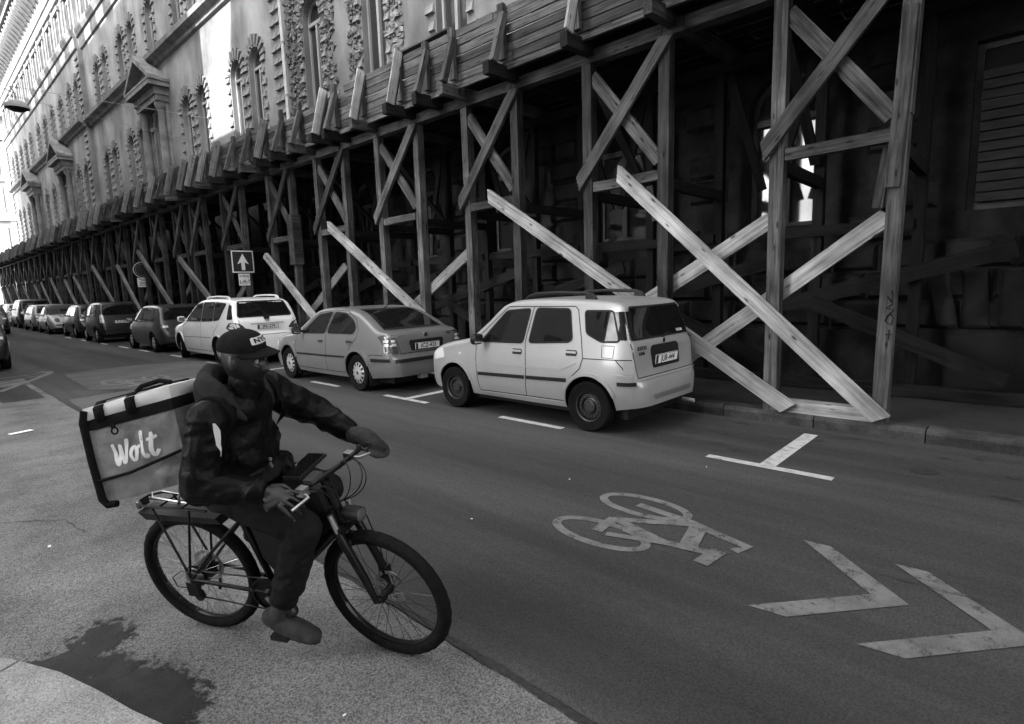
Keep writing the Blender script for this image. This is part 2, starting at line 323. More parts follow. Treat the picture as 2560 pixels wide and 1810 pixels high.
def bike_symbol(ox, oy, s, label):
    parts = []
    def st_(pts, wd, closed=False):
        mb = MB(); stroke(mb, [(ox + (x - 3.45) * s, oy + (y - 1.9) * s) for x, y in pts], wd * s, 0, closed); parts.append(mb)
    for cx, cy in ((3.76, 2.17), (3.15, 2.17)):
        st_([(cx + .165 * math.cos(t), cy + .355 * math.sin(t)) for t in np.linspace(0, 6.2832, 40)[:-1]], .065, True)
    st_([(3.76, 2.22), (3.70, 1.74), (3.62, 1.50), (3.57, 1.30), (3.46, 1.35)], .075)
    st_([(3.40, 2.22), (3.68, 1.72)], .075); st_([(3.33, 1.60), (3.67, 1.68)], .12)
    st_([(3.42, 2.22), (3.29, 1.75), (3.34, 1.46)], .075); st_([(3.16, 2.20), (3.42, 2.22)], .085); st_([(3.16, 2.12), (3.28, 1.76)], .06)
    st_([(3.17, 1.44), (3.40, 1.42)], .10)
    mb = MB()
    for k, p in enumerate(parts): mb.add([(a, b, k * .0003) for a, b, c in p.v], p.f)
    v = mb.v; o = mb.build('bicycle_marking', M['paint'])
    o.location.z = .001
    for p in o.data.polygons:
        if p.normal.z < 0: p.flip()
    return tag(o, label, 'road marking', 'markings painted on the road')
bike_symbol(3.45, 1.9, 1, 'grey painted bicycle symbol on the dark lane before the two chevrons')
bike_symbol(3.2, 13.6, 1.2, 'faint worn bicycle symbol far up the lane behind the courier')
for i, y0 in enumerate((.41, -.10)):
    mb = MB(); mb.add([(3.44, y0, 0), (3.91, y0 + .49, 0), (3.90, y0 + .65, 0), (3.43, y0 + .175, 0), (2.90, y0 + .64, 0), (2.92, y0 + .45, 0)], [(0, 1, 2, 3), (0, 3, 4, 5)])
    marking('chevron_marking', mb, ['painted chevron next to the bicycle symbol', 'painted chevron cut by the right edge of the picture'][i])
def tmark(y, x1, label, half=.56):
    mb = MB(); mb.add([(5.23, y - half, 0), (5.33, y - half, 0), (5.33, y + half, 0), (5.23, y + half, 0), (5.331, y - .07, 0), (x1, y - .07, 0), (x1, y + .07, 0), (5.331, y + .07, 0)], [(0, 1, 2, 3), (4, 5, 6, 7)])
    marking('parking_mark', mb, label, M['paint_new'])
tmark(1.78, 6.68, 'white T shaped bay mark on the empty parking space in front')
tmark(7.30, 6.6, 'white T shaped bay mark between the two silver cars', .55)
tmark(12.75, 6.6, 'white T shaped bay mark between white estate car and silver saloon', .5)
tmark(18.2, 6.6, 'white T shaped bay mark between dark hatchback and white estate car', .5)
for i, (a_, b_) in enumerate(((4.15, 5.2), (9.3, 10.3), (15.0, 15.9), (20.6, 21.6), (22.8, 24.0), (25.5, 26.6), (28.6, 29.7), (31.5, 32.6))):
    mb = MB(); xx = 5.28 - max(0, a_ - 16) * .018; mb.add([(xx - .05, a_, 0), (xx + .05, a_, 0), (xx + .05, b_, 0), (xx - .05, b_, 0)], [(0, 1, 2, 3)])
    marking('bay_dash', mb, 'short white bay dash ' + ['by the rear wheel of the nearest silver car', 'beside the rear wheel of the silver saloon', 'beside the white estate car', 'beside the dark hatchback', 'behind the dark hatchback front wheel', 'beside the small black car', 'ahead of the small black car', 'beside the far dark car'][i], M['paint_new'])
for i, (p, q, wd) in enumerate((((.6, 16.85), (2.2, 17.36), .10), ((.6, 16.2), (2.05, 16.85), .10), ((.6, 15.6), (1.7, 16.25), .10))):
    mb = MB(); stroke(mb, [p, q], wd); marking('hatch_line', mb, 'white hatching line at the left junction, ' + ['farthest', 'middle', 'nearest'][i] + ' of three', M['paint'])
mb = MB(); stroke(mb, [(1.1, 14.6), (1.75, 16.0), (2.25, 17.2), (2.28, 17.5), (2.12, 17.75)], .14); marking('curved_arrow_line', mb, 'curved white line end beside the hatching at the left junction')
mb = MB(); stroke(mb, [(3.24, 21.72), (3.70, 21.72)], .09); marking('cross_dash', mb, 'single white cross dash in the middle of the far lane')

# ---- right pavement with kerb stones
pv = MB(); pv.bb((7.22, -12, -.05), (9.62, 88, .125)); pv = tag(pv.build('pavement', M['pavement']), kind='structure')
rn = random.Random(2)
y = -2.35; kmesh = []
for v in range(4):
    mb = MB(); e = .012; L = 1.05 - e; j = [rn.uniform(-.006, .006) for _ in range(8)]
    prof = [(0, -.05), (.24, -.05), (.24, .13 + j[0]), (.03, .13 + j[1]), (.006, .118), (-.006 + j[2], .09)]
    mb.prism(prof, 0, L, 'y'); kmesh.append(mb.mesh('kerb_stone', M['kerb']))
for i in range(86):
    o = bpy.data.objects.new('kerb_stone', kmesh[i % 4]); link(o, pv); o.location = (6.985 + rn.uniform(-.008, .008), y, rn.uniform(-.006, .004)); y += 1.05
# ---- curved corner pavement under the photographer
cp = tag(empty('corner_pavement', (-.5, 2.4, 0)), kind='structure')
KP = [(-6.0, 3.80), (-3.0, 3.78), (-1.2, 3.74), (-.45, 3.66), (-.1, 3.55), (.12, 3.42), (.18, 3.31), (.29, 3.07), (.38, 2.79), (.44, 2.55), (.5, 2.36), (.56, 2.0), (.6, 1.5), (.62, .8), (.62, -3), (.62, -12)]
def krow(off):
    o = []
    for i, p in enumerate(KP):
        a_ = Vector(KP[max(i - 1, 0)]); b_ = Vector(KP[min(i + 1, len(KP) - 1)]); d = (b_ - a_).normalized(); o.append(Vector(p) + Vector((-d.y, d.x)) * -off)
    return o
def seg(i0, i1, o0, o1, z, name, m, gap=.006):
    A = krow(o0); B = krow(o1); mb = MB()
    P = [Vector(a) for a in A[i0:i1 + 1]] + [Vector(b) for b in B[i0:i1 + 1]][::-1]
    c = sum(P, Vector((0, 0))) / len(P); P = [p + (c - p).normalized() * gap for p in P]
    mb.prism([(p.x + .5, p.y - 2.4) for p in P], -.05, z, 'z'); return mb.build(name, m, cp)
kr = [0, 1, 2, 3, 6, 10, 12, 13, 14, 15]
for i in range(len(kr) - 1): seg(kr[i], kr[i + 1], 0, .36, .11 + (i % 2) * .004, 'kerb_slab', M['granite'])
for i in range(len(kr) - 1): seg(kr[i], kr[i + 1], .366, 1.1, .108 - (i % 2) * .004, 'paving_slab', M['granite'])
for i in range(len(kr) - 1): seg(kr[i], kr[i + 1], 1.106, 1.9, .109, 'paving_slab', M['granite'])
mb = MB(); mb.prism([(p[0] + .5, p[1] - 2.4) for p in [(-6, 2.0), (-2.2, 1.9), (-1.6, 1.2), (-1.3, .5), (-1.3, -12), (-6, -12)]], -.05, .1, 'z'); mb.build('pavement_bed', M['granite'], cp)

# ================================================================ HOUSES ACROSS THE STREET (behind the camera: they shade the street and show in the car windows)
def house(name, x0, x1, y0, y1, h, label, dorm=False, wx=True, dorm_off=1.2, rows=5):
    e = empty(name, ((x0 + x1) / 2, (y0 + y1) / 2, 0), 0, label, 'building'); cx, cy = (x0 + x1) / 2, (y0 + y1) / 2
    mb = MB(); mb.bb((x0 - cx, y0 - cy, -.1), (x1 - cx, y1 - cy, h)); mb.build('wall', M['housewall'], e)
    mb = MB(); mb.bb((x0 - cx - .35, y0 - cy - .35, h + .002), (x1 - cx + .45, y1 - cy + .35, h + .45)); mb.build('cornice', M['trim'], e)
    rf = MB(); rf.prism([(x0 - cx, h + .46), (x1 - cx + .1, h + .46), (x1 - cx - 3.4, h + 1.6), (x0 - cx + 3.4, h + 1.6)], y0 - cy, y1 - cy, 'y'); rf = rf.build('roof', M['roof'], e)
    if dorm:
        y = y0 + dorm_off
        while y < y1 - 1.4:
            d = MB(); d.bb((x1 - cx - 2.2, y - cy, h + .46), (x1 - cx + .15, y - cy + 1.3, h + 1.55)); d.prism([(y - cy - .1, h + 1.552), (y - cy + 1.4, h + 1.552), (y - cy + .65, h + 1.95)], x1 - cx - 2.2, x1 - cx + .2, 'x')
            d.build('dormer', M['housewall'], rf); y += 3.05
    mb = MB(); fr = MB()
    for r in range(rows):
        z = 1.4 + r * h / rows
        y = y0 + 1.6
        while y < y1 - 1.6:
            if wx:
                mb.bb((x1 - cx + .003, y - cy - .55, z), (x1 - cx + .04, y - cy + .55, z + 2.1)); fr.bb((x1 - cx + .003, y - cy - .72, z - .22), (x1 - cx + .16, y - cy + .72, z - .02)); fr.bb((x1 - cx + .003, y - cy - .72, z + 2.12), (x1 - cx + .2, y - cy + .72, z + 2.35))
            y += 3.05
        x = x0 + 1.6
        while x < x1 - 1.6:
            for ys, s in ((y0, -1), (y1, 1)):
                mb.bb((x - cx - .55, min(ys - cy + s * .003, ys - cy + s * .04), z), (x - cx + .55, max(ys - cy + s * .003, ys - cy + s * .04), z + 2.1))
            x += 3.05
    tag(mb.build('window_rows', M['pane'], e), kind='stuff'); tag(fr.build('window_ledges', M['trim'], e), kind='stuff')
    return e
house('street_house', -14, -1.7, -40, 1.6, 24, 'rendered corner house behind the photographer')
house('street_house', -13, -2.6, 13.2, 19.7, 24, 'rendered house across the side street opposite the scaffold', True, dorm_off=.9)
house('street_house', -13, -2.9, 19.72, 24.3, 15.2, 'added low rendered house letting a sun beam between two taller ones', rows=3)  # invented gap, its height shapes the sun patch on the facade
house('street_house', -13, -2.6, 24.32, 74, 24, 'long rendered house opposite the far scaffold', True, dorm_off=2.4)
house('street_house', -40, -19, -4, 10.6, 27, 'added unseen house blocking the sun down the side street', True)  # out of view, put in to keep sun off the scaffold
# pale house where the street bends, lit by the sun
e = empty('pale_end_house', (10, 96, 0), R(-28), 'pale sunlit stone house at the far end of the street', 'building')
mb = MB(); mb.bb((-14, 0, -.1), (14, 14, 24)); mb.build('wall', M['pale'], e)
for z, d, hh in ((6.2, .35, .5), (11.6, .45, .6), (16.4, .35, .4), (21.3, .6, .8), (23.99, 1.1, .6)):
    mb = MB(); mb.bb((-14.1, -d, z), (14.1, -.001, z + hh)); mb.build('string_course', M['pale'], e)
for i in range(9):
    x = -12.6 + i * 3.1
    for z, hh in ((1.6, 3.2), (7.6, 3.0), (12.9, 2.6), (17.4, 2.6)):
        mb = MB(); mb.bb((x - .75, -.12, z - .2), (x + .75, -.002, z + hh + .3)); f_ = mb.build('window', M['pale'], e)
        mb = MB(); mb.bb((x - .5, -.14, z), (x + .5, -.121, z + hh)); mb.build('pane', M['frame'], f_)
    mb = MB(); mb.bb((x + 1.2, -.28, 6.75), (x + 1.75, -.003, 21.2)); mb.build('pilaster', M['pale'], e)
# ================================================================ THE OLD BUILDING BEHIND THE SCAFFOLD
BX0 = 9.5
bld = empty('old_stone_building', (BX0, 36, 0), 0, 'long stained stone building with arched windows behind the timber scaffold', 'building')
def L(x, y, z): return (x - BX0, y - 36, z)           # world -> building local
YA, YB, YC, YD = -14.0, 19.45, 45.4, 79.3             # right wing | centre | left wing
def XF(y): return 9.75 if YB < y < YC else 9.5
wall = MB(); DEP = .32; MI = [1]
def panel(x, y0, y1, z0, z1, yc=None, hw=0, sill=0, spring=0, arch=True, n=12):
    if yc is None:
        wall.add([L(x, y0, z0), L(x, y1, z0), L(x, y1, z1), L(x, y0, z1)], [(0, 1, 2, 3)], MI[0]); return
    hole = [(yc - hw, sill)]
    if arch: hole += [(yc - hw * math.cos(math.pi * k / n), spring + hw * math.sin(math.pi * k / n)) for k in range(n + 1)]
    else: hole += [(yc - hw, spring), (yc + hw, spring)]
    hole += [(yc + hw, sill)]
    def outer(p):
        # matching point on the panel's outline
        if p[1] <= sill + 1e-6: return (y0 if p[0] < yc else y1, z0)
        if not arch: return (y0 if p[0] < yc else y1, z1)
        t = (p[0] - (yc - hw)) / (2 * hw); return (y0 + (y1 - y0) * t, z1)
    m = len(hole); hv = [L(x, *p) for p in hole]; iv = [L(x + DEP, *p) for p in hole]; ov = [L(x, *outer(p)) for p in hole]
    fs = [(i, i + 1, 2 * m + i + 1, 2 * m + i) for i in range(m - 1)] + [(i, m + i, m + i + 1, i + 1) for i in range(m - 1)]
    fs += [(m - 1, 0, 2 * m, 3 * m - 1), (m - 1, 2 * m - 1, m, 0)]
    wall.add(hv + iv + ov, fs, MI[0])
WINS = []
def row(z0, z1, wins, segs):
    # wins: (yc, hw, sill, spring, arch); segs: (ya, yb)
    for ya, yb in segs:
        ws = sorted([q for q in wins if ya < q[0] < yb]); x = XF((ya + yb) / 2); cur = ya
        for i, q in enumerate(ws):
            e1 = (q[0] + ws[i + 1][0]) / 2 if i + 1 < len(ws) else min(q[0] + q[1] + .8, yb)
            s1 = max(cur, q[0] - q[1] - .8) if i == 0 else cur
            if s1 > cur + 1e-4: panel(x, cur, s1, z0, z1)
            panel(x, s1, e1, z0, z1, *q); cur = e1; WINS.append((x,) + q)
        if cur < yb - 1e-4: panel(x, cur, yb, z0, z1)
SEG = [(YA, YB), (YB, YC), (YC, YD)]
G = [(.15 + 2.92 * k, .54, 2.5, 4.25, True) for k in range(-2, 7) if k] + [(.15, .68, 2.5, 4.55, False)] + [(21.4, .54, 2.5, 4.25, True), (24.2, .54, 2.5, 4.25, True), (27, .54, 2.5, 4.25, True)]
row(0, 6.9, G, SEG); MI[0] = 0  # ground floor wall shares the stone tone with its painted deck shade
pairs = [21.38, 23.05, 26.65, 28.5, 32.2, 35.35, 37.25, 40.75, 42.55]
wingL = [46.9, 49.2, 52.2, 55.4, 58.4, 61.5, 65.4, 68.2, 71.2, 74.2, 76.9]
wingR = [16.8, 13.6, 10.5, 7.4, 4.3, 1.2]
F1 = [(y, .52, 7.35, 9.95, True) for y in pairs + wingL + wingR]
row(6.9, 12.62, F1, SEG)
F2 = [(y, .52, 13.2, 15.2, True) for y in pairs + wingL + wingR]
row(12.62, 17.3, F2, SEG)
AT = [(19.0 + 3.05 * k + (.02 if 0 else 0), .46, 18.45, 20.2, False) for k in range(-6, 20)]
AT = [q for q in AT if abs(q[0] - YB) > 1.0 and abs(q[0] - YC) > 1.0]
row(17.3, 25.0, AT, SEG)
for y, s in ((YB, 1), (YC, -1)): wall.add([L(9.5, y, 0), L(9.75, y, 0), L(9.75, y, 25), L(9.5, y, 25)], [(0, 1, 2, 3)])
wall.add([L(9.5, YD, 0), L(30, YD, 0), L(30, YD, 25), L(9.5, YD, 25)], [(0, 1, 2, 3)])
wall.add([L(9.5, YA, 0), L(30, YA, 0), L(30, YA, 25), L(9.5, YA, 25)], [(0, 1, 2, 3)])
wall.add([L(30, YA, 0), L(30, YD, 0), L(30, YD, 25), L(30, YA, 25)], [(0, 1, 2, 3)])
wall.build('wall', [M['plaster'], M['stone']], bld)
# ---- windows
def window(x, yc, hw, sill, spring, arch, low):
    n = 10; top = [(yc - hw * math.cos(math.pi * k / n), spring + hw * math.sin(math.pi * k / n)) for k in range(n + 1)] if arch else [(yc - hw, spring), (yc + hw, spring)]
    o_ = [(yc - hw, sill)] + top + [(yc + hw, sill)]
    c = .07
    i_ = [(yc - hw + c, sill + c)] + [(yc + (p[0] - yc) * (1 - c / hw), (spring + (p[1] - spring) * (1 - c / hw)) if arch else spring - c) for p in top] + [(yc + hw - c, sill + c)]
    mb = MB(); m = len(o_); xa, xb = x + DEP - .14, x + DEP - .07
    mb.add([L(xa, *p) for p in o_] + [L(xa, *p) for p in i_] + [L(xb, *p) for p in i_], [(k, (k + 1) % m, m + (k + 1) % m, m + k) for k in range(m)] + [(m + k, m + (k + 1) % m, 2 * m + (k + 1) % m, 2 * m + k) for k in range(m)])
    tz = spring - .12 if arch else sill + (spring - sill) * .66
    mb.bb(L(xa - .03, yc - hw + c, tz - .05), L(xb, yc + hw - c, tz + .05)); mb.bb(L(xa - .02, yc - .05, sill + c), L(xb, yc + .05, tz - .051))
    f_ = mb.build('window', M['frame_dark'] if sill < 3 else M['frame'], bld)
    g = MB(); g.add([L(xb - .01, *p) for p in i_], [tuple(range(m))]); g.build('pane', M['pane'], f_)
    if not low or sill > 3:
        s = MB(); s.bb(L(x - .1, yc - hw - .12, sill - .16), L(x + .2, yc + hw + .12, sill - .005)); s.build('sill', M['trim'], f_)
for q in WINS:
    if q[1] < -2.6 or (q[1] < 14 and q[3] > 12): pass
    window(*q, low=q[3] < 3)
# slatted blind in the ground floor window at the right edge
for yc in (.15, ):
    for k in range(13):
        mb = MB(); mb.box(L(BX0 + .14, yc, 2.66 + k * .125), (.03, 1.2, .11), Matrix.Rotation(R(12), 3, 'Y')); mb.build('blind_slat', M['blind'], bld)
# ---- quoin blocks and voussoirs: near ones one by one
bq = MB(); bq.add([(0, -.15, -.105), (0, .15, -.105), (0, .15, .105), (0, -.15, .105), (-.085, -.145, -.10), (-.085, .145, -.10), (-.03, .145, .10), (-.03, -.145, .10)], [(4, 5, 6, 7), (0, 1, 5, 4), (1, 2, 6, 5), (2, 3, 7, 6), (3, 0, 4, 7)])
bqs = MB(); bqs.add([(p[0], p[1] * .66, p[2]) for p in bq.v], bq.f); bqm = bq.mesh('quoin_block', M['trim']); bqsm = bqs.mesh('quoin_block', M['trim'])
vq = MB(); vq.add([(0, -.055, 0), (0, .055, 0), (0, .085, .38), (0, -.085, .38), (-.06, -.045, .01), (-.06, .045, .01), (-.08, .07, .37), (-.08, -.07, .37)], [(4, 5, 6, 7), (0, 1, 5, 4), (1, 2, 6, 5), (2, 3, 7, 6), (3, 0, 4, 7)]); vqm = vq.mesh('voussoir', M['trim'])
far = MB(); cnt = {'quoin_block': 0, 'voussoir': 0}
def piece(name, me, src, loc, rx=0, near=True):
    if near and cnt[name] < 300:
        cnt[name] += 1; o = bpy.data.objects.new(name, me); link(o, bld); o.location = L(*loc); o.rotation_euler = (rx, 0, 0)
    else:
        Rm = Matrix.Rotation(rx, 3, 'X'); far.add([Rm @ Vector(p) + Vector(L(*loc)) for p in src.v], src.f)
def ornament(x, yc, hw, sill, spring, near, skip=()):
    z = sill + .16; k = 0
    while z < spring + .1:
        for s in (-1, 1):
            big = k % 2 == 0
            if s not in skip: piece('quoin_block', bqm if big else bqsm, bq if big else bqs, (x - .001, yc + s * (hw + (.20 if big else .15)), z), 0, near)
        z += .40; k += 1
    for k in range(9):
        a = math.pi * (.06 + .88 * k / 8); piece('voussoir', vqm, vq, (x - .002, yc - (hw + .03) * math.cos(a), spring + (hw + .03) * math.sin(a)), math.pi / 2 - a, near)
order = sorted([q for q in WINS if q[3] > 7 and q[5]], key=lambda q: (q[1] if q[3] < 12 else q[1] + 7))
for q in order:
    x, yc, hw, sill, spring, a = q
    if yc < 9 and sill < 12: continue
    if yc < 18 and sill > 12: continue
    if sill < 12 and yc in (32.2, 52.2, 65.4): continue
    ornament(x, yc, hw, sill, spring, yc < 46)
# rusticated strips at the wing corners
def strip(y, z0, z1, s, near):
    z = z0; k = 0
    while z < z1:
        piece('quoin_block', bqm, bq, (9.499, y + s * (.22 + (k % 2) * .1), z), 0, near); piece('quoin_block', bqm, bq, (9.499, y + s * (.56 + (k % 2) * .1), z), 0, near); z += .40; k += 1
strip(YB, 7.3, 12.3, -1, True); strip(YC, 7.0, 12.3, 1, False); strip(YC, 13.2, 17.0, 1, False); strip(YD, 7, 12.3, -1, False); strip(YD, 13.2, 17, -1, False); strip(YB, 13.2, 17, -1, False)
tag(far.build('far_window_blocks', M['trim'], bld), kind='stuff')
# ---- ground floor: courses of bevelled stone
sm = []
for v, wd in enumerate((.74, .66, .56, .82)):
    mb = MB(); h = .37; b = .05
    mb.add([(0, 0, 0), (0, wd, 0), (0, wd, h), (0, 0, h), (-.09, b, b), (-.09, wd - b, b), (-.09, wd - b, h - b), (-.09, b, h - b)], [(4, 5, 6, 7), (0, 1, 5, 4), (1, 2, 6, 5), (2, 3, 7, 6), (3, 0, 4, 7)])
    sm.append((wd, mb, mb.mesh('stone_block', M['stone'])))
rn = random.Random(21); nst = 0; farst = MB(); cells = []
BASE = [(-.45, .95), (3.15, 3.75), (6.1, 6.7), (9.0, 9.6)]
for r in range(13):
    z = .98 + r * .40; y = -2.2 + (r % 2) * .35 + rn.uniform(0, .2)
    while y < 19.0:
        wd, src, me = sm[rn.randrange(4)]
        if not any(q[1] - q[2] - .28 < y + wd and y < q[1] + q[2] + .28 and z + .37 > 2.3 and z < 4.85 for q in WINS if q[3] < 3): cells.append((y, z, wd, src, me))
        y += wd + .03
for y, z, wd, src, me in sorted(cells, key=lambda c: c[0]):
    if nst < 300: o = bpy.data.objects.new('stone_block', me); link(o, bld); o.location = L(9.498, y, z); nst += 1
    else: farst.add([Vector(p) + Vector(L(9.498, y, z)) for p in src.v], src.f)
if farst.v: tag(farst.build('far_stone_blocks', M['stone'], bld), kind='stuff')
y = -3.5
for i in range(30):     # plinth slabs with dark cellar openings between
    if not any(a - .05 < y + .55 < b_ + .05 or a < y + .1 < b_ for a, b_ in BASE):
        mb = MB(); mb.bb(L(9.34, y, .1), L(9.497, y + .84, .93)); mb.build('plinth_slab', M['stone'], bld)
    y += .86
for a, b_ in BASE:
    mb = MB(); mb.bb(L(9.46, a + .02, .16), L(9.497, b_ - .02, .9)); mb.build('cellar_opening', M['ink'], bld)
# fanned stones over the cellar opening at the right
for k in range(5):
    mb = MB(); yb = -.5 + k * .32; sp = (k - 2) * .07
    mb.add([L(9.4, yb + .02, 1.0), L(9.4, yb + .28, 1.0), L(9.4, yb + .28 + sp, 1.75), L(9.4, yb + .02 + sp, 1.75), L(9.36, yb + .06, 1.04), L(9.36, yb + .24, 1.04), L(9.36, yb + .24 + sp, 1.71), L(9.36, yb + .06 + sp, 1.71)], [(4, 5, 6, 7), (0, 1, 5, 4), (1, 2, 6, 5), (2, 3, 7, 6), (3, 0, 4, 7)])
    mb.build('keystone', M['stone'], bld)
# ---- string courses and cornice
def course(name, prof, segs=SEG, m='trim', end=.0):
    for ya, yb in segs:
        x = XF((ya + yb) / 2); mb = MB()
        mb.prism([(x + a - BX0, z) for a, z in prof], ya - 36 + (.002 if ya > YA else 0) - (0 if x > 9.6 else .0), yb - 36 - .002, 'y'); mb.build(name, M[m], bld)
course('string_course', [(-.003, 12.55), (-.12, 12.6), (-.16, 12.74), (-.42, 12.84), (-.46, 13.02), (-.003, 13.10)])
course('belt_course', [(-.003, 17.2), (-.10, 17.25), (-.14, 17.45), (-.14, 17.85), (-.24, 17.9), (-.34, 18.12), (-.36, 18.28), (-.003, 18.33)])
course('frieze_moulding', [(-.003, 21.1), (-.14, 21.15), (-.22, 21.35), (-.24, 21.5), (-.003, 21.56)])
course('frieze_band', [(-.003, 22.0), (-.10, 22.03), (-.10, 22.35), (-.003, 22.38)])
course('eave_cornice', [(-.003, 24.2), (-1.1, 24.25), (-1.15, 24.5), (-1.4, 24.6), (-1.45, 25.0), (-.003, 25.2)])
course('gutter', [(-1.1, 25.21), (-1.75, 25.12), (-1.8, 25.45), (-1.1, 25.5)], m='roof')
mo = MB(); mo.prism([(0, 0), (-.85, .95), (-.95, 1.2), (0, 1.2)], -.24, .24, 'y'); mo.prism([(-.86, .72), (-.96, .9), (-.2, .1)], -.2, .2, 'y'); mom = mo.mesh('modillion', M['trim'])
y = YA + .6
while y < YD:
    if y > 30: o = bpy.data.objects.new('modillion', mom); link(o, bld); o.location = L(XF(y) - .004, y, 22.98)
    y += 1.02
for q in WINS:      # attic window surrounds
    if q[3] > 18 and q[1] > 30:
        x, yc = q[0], q[1]; mb = MB()
        for s in (-1, 1): mb.bb(L(x - .12, yc + s * .62 - .12, 18.34), L(x - .002, yc + s * .62 + .12, 20.5))
        mb.bb(L(x - .18, yc - .85, 20.52), L(x - .002, yc + .85, 20.78)); mb.build('attic_surround', M['trim'], bld)
        mb = MB(); mb.bb(L(x - .10, yc + 1.38, 18.34), L(x - .002, yc + 1.68, 21.08)); mb.build('attic_pilaster', M['trim'], bld)
mb = MB(); mb.prism([(-1.4, 25.51), (20, 25.51), (10, 29.5)], YA - 36, YD - 36, 'y'); mb.build('roof', M['roof'], bld)
# ---- temple fronted windows
def aedicule(yc, s=1.0):
    x = XF(yc); mb = MB(); P = lambda a, b, c: L(x + a, yc + b, c)
    mb.bb(P(-.55, -1.55, 10.72), P(-.003, 1.55, 10.98)); mb.bb(P(-.62, -1.62, 10.982), P(-.003, 1.62, 11.3)); mb.bb(P(-.9, -1.85, 11.302), P(-.003, 1.85, 11.5)); e = mb.build('aedicule', M['trim'], bld)
    mb = MB(); py, pz = yc - 36, 0
    for a, b, x0 in ((1.9, 11.502, -.92),):
        mb.prism([(py - a, b), (py + a, b), (py + a, b + .13), (py, b + 1.32), (py - a, b + .13)], x - BX0 - .45, x - BX0 - .003, 'x')
        mb.prism([(py - a - .05, b + .02), (py - a - .05, b + .2), (py, b + 1.48), (py, b + 1.18)], x - BX0 + x0, x - BX0 - .452, 'x'); mb.prism([(py + a + .05, b + .02), (py, b + 1.18), (py, b + 1.48), (py + a + .05, b + .2)], x - BX0 + x0, x - BX0 - .452, 'x')
        mb.bb(P(x0, -a, b), P(-.452, a, b + .10))
    mb.build('pediment', M['trim'], e)
    for sg in (-1, 1):
        mb = MB(); mb.lathe([(.24, 7.3), (.24, 7.5), (.19, 7.55), (.185, 9.0), (.165, 10.35), (.22, 10.42), (.26, 10.6), (.26, 10.715)], L(x - .28, yc + sg * 1.25, 0), 'z', 16); mb.build('column', M['trim'], e, 40)
        mb = MB(); mb.bb(P(-.14, sg * 1.25 - .22, 7.3), P(-.004, sg * 1.25 + .22, 10.715)); mb.build('pilaster', M['trim'], e)
    mb = MB()
    for k in range(12):
        a0 = math.pi * k / 12; a1 = math.pi * (k + 1) / 12
        vs = []
        for rr in (.56, .76):
            for a in (a0, a1): vs += [P(-.10, -rr * math.cos(a), 9.95 + rr * math.sin(a)), P(-.003, -rr * math.cos(a), 9.95 + rr * math.sin(a))]
        mb.add(vs, [(0, 2, 6, 4), (0, 1, 3, 2), (4, 6, 7, 5)])
    for sg in (-1, 1): mb.bb(P(-.12, sg * .66 - .1, 7.3), P(-.003, sg * .66 + .1, 9.8)); mb.bb(P(-.2, sg * .72 - .22, 9.802), P(-.003, sg * .72 + .22, 9.95))
    mb.build('arch_surround', M['trim'], e)
for yc in (32.2, 52.2, 65.4): aedicule(yc)
# ---- broken masonry of the right wing (plaster fallen off round two windows)
rn = random.Random(44)
def rubble(y0, y1, z0, z1, n):
    mb = MB()
    for i in range(n):
        y, z = rn.uniform(y0, y1), rn.uniform(z0, z1)
        if any(abs(y - q[1]) < q[2] + .03 and z < q[4] + math.sqrt(max(0, q[2]**2 - (y - q[1])**2)) + .05 for q in WINS if 7 < q[3] < 12): continue
        s = rn.uniform(.06, .16); d = rn.uniform(.02, .085)
        c = Vector(L(9.5 - d / 2, y, z)); Rm = (Matrix.Rotation(rn.uniform(-.5, .5), 3, 'X') @ Matrix.Rotation(rn.uniform(-.5, .5), 3, 'Y') @ Matrix.Rotation(rn.uniform(-.4, .4), 3, 'Z'))
        P = [Vector((sx * d * rn.uniform(.4, .6), sy * s * rn.uniform(.35, .6), sz * s * rn.uniform(.25, .45))) for sx, sy, sz in ((-1,-1,-1),(1,-1,-1),(1,1,-1),(-1,1,-1),(-1,-1,1),(1,-1,1),(1,1,1),(-1,1,1))]
        mb.add([Rm @ p + c for p in P], [(0,3,2,1),(4,5,6,7),(0,1,5,4),(1,2,6,5),(2,3,7,6),(3,0,4,7)])
    tag(mb.build('broken_masonry', M['rubble'], bld), kind='stuff')
rubble(17.2, 18.35, 7.2, 11.2, 430); rubble(15.5, 16.4, 7.2, 10.9, 230); rubble(14.05, 14.8, 7.2, 10.6, 190); rubble(12.3, 13.1, 7.2, 10.6, 180); rubble(16.2, 17.4, 10.35, 11.3, 160)
# rain pipe
dp = MB(); dp.tube([(9.3, 18.3, 6.0), (9.3, 18.3, 12.4), (9.05, 18.3, 12.75), (9.02, 18.3, 17), (9.2, 18.3, 24)], .055, 10); dp = dp.build('rain_pipe', M['zinc'], None, 50); tag(dp, 'pale zinc rain pipe on the broken masonry of the old building', 'pipe')
for z in (8, 9.6, 11.2):
    mb = MB(); mb.lathe([(.06, -.03), (.068, -.03), (.068, .03), (.06, .03)], (9.3, 18.3, z), 'z', 12); mb.bb((9.36, 18.28, z - .02), (9.5, 18.32, z + .02)); mb.build('pipe_clip', M['grey'], dp)
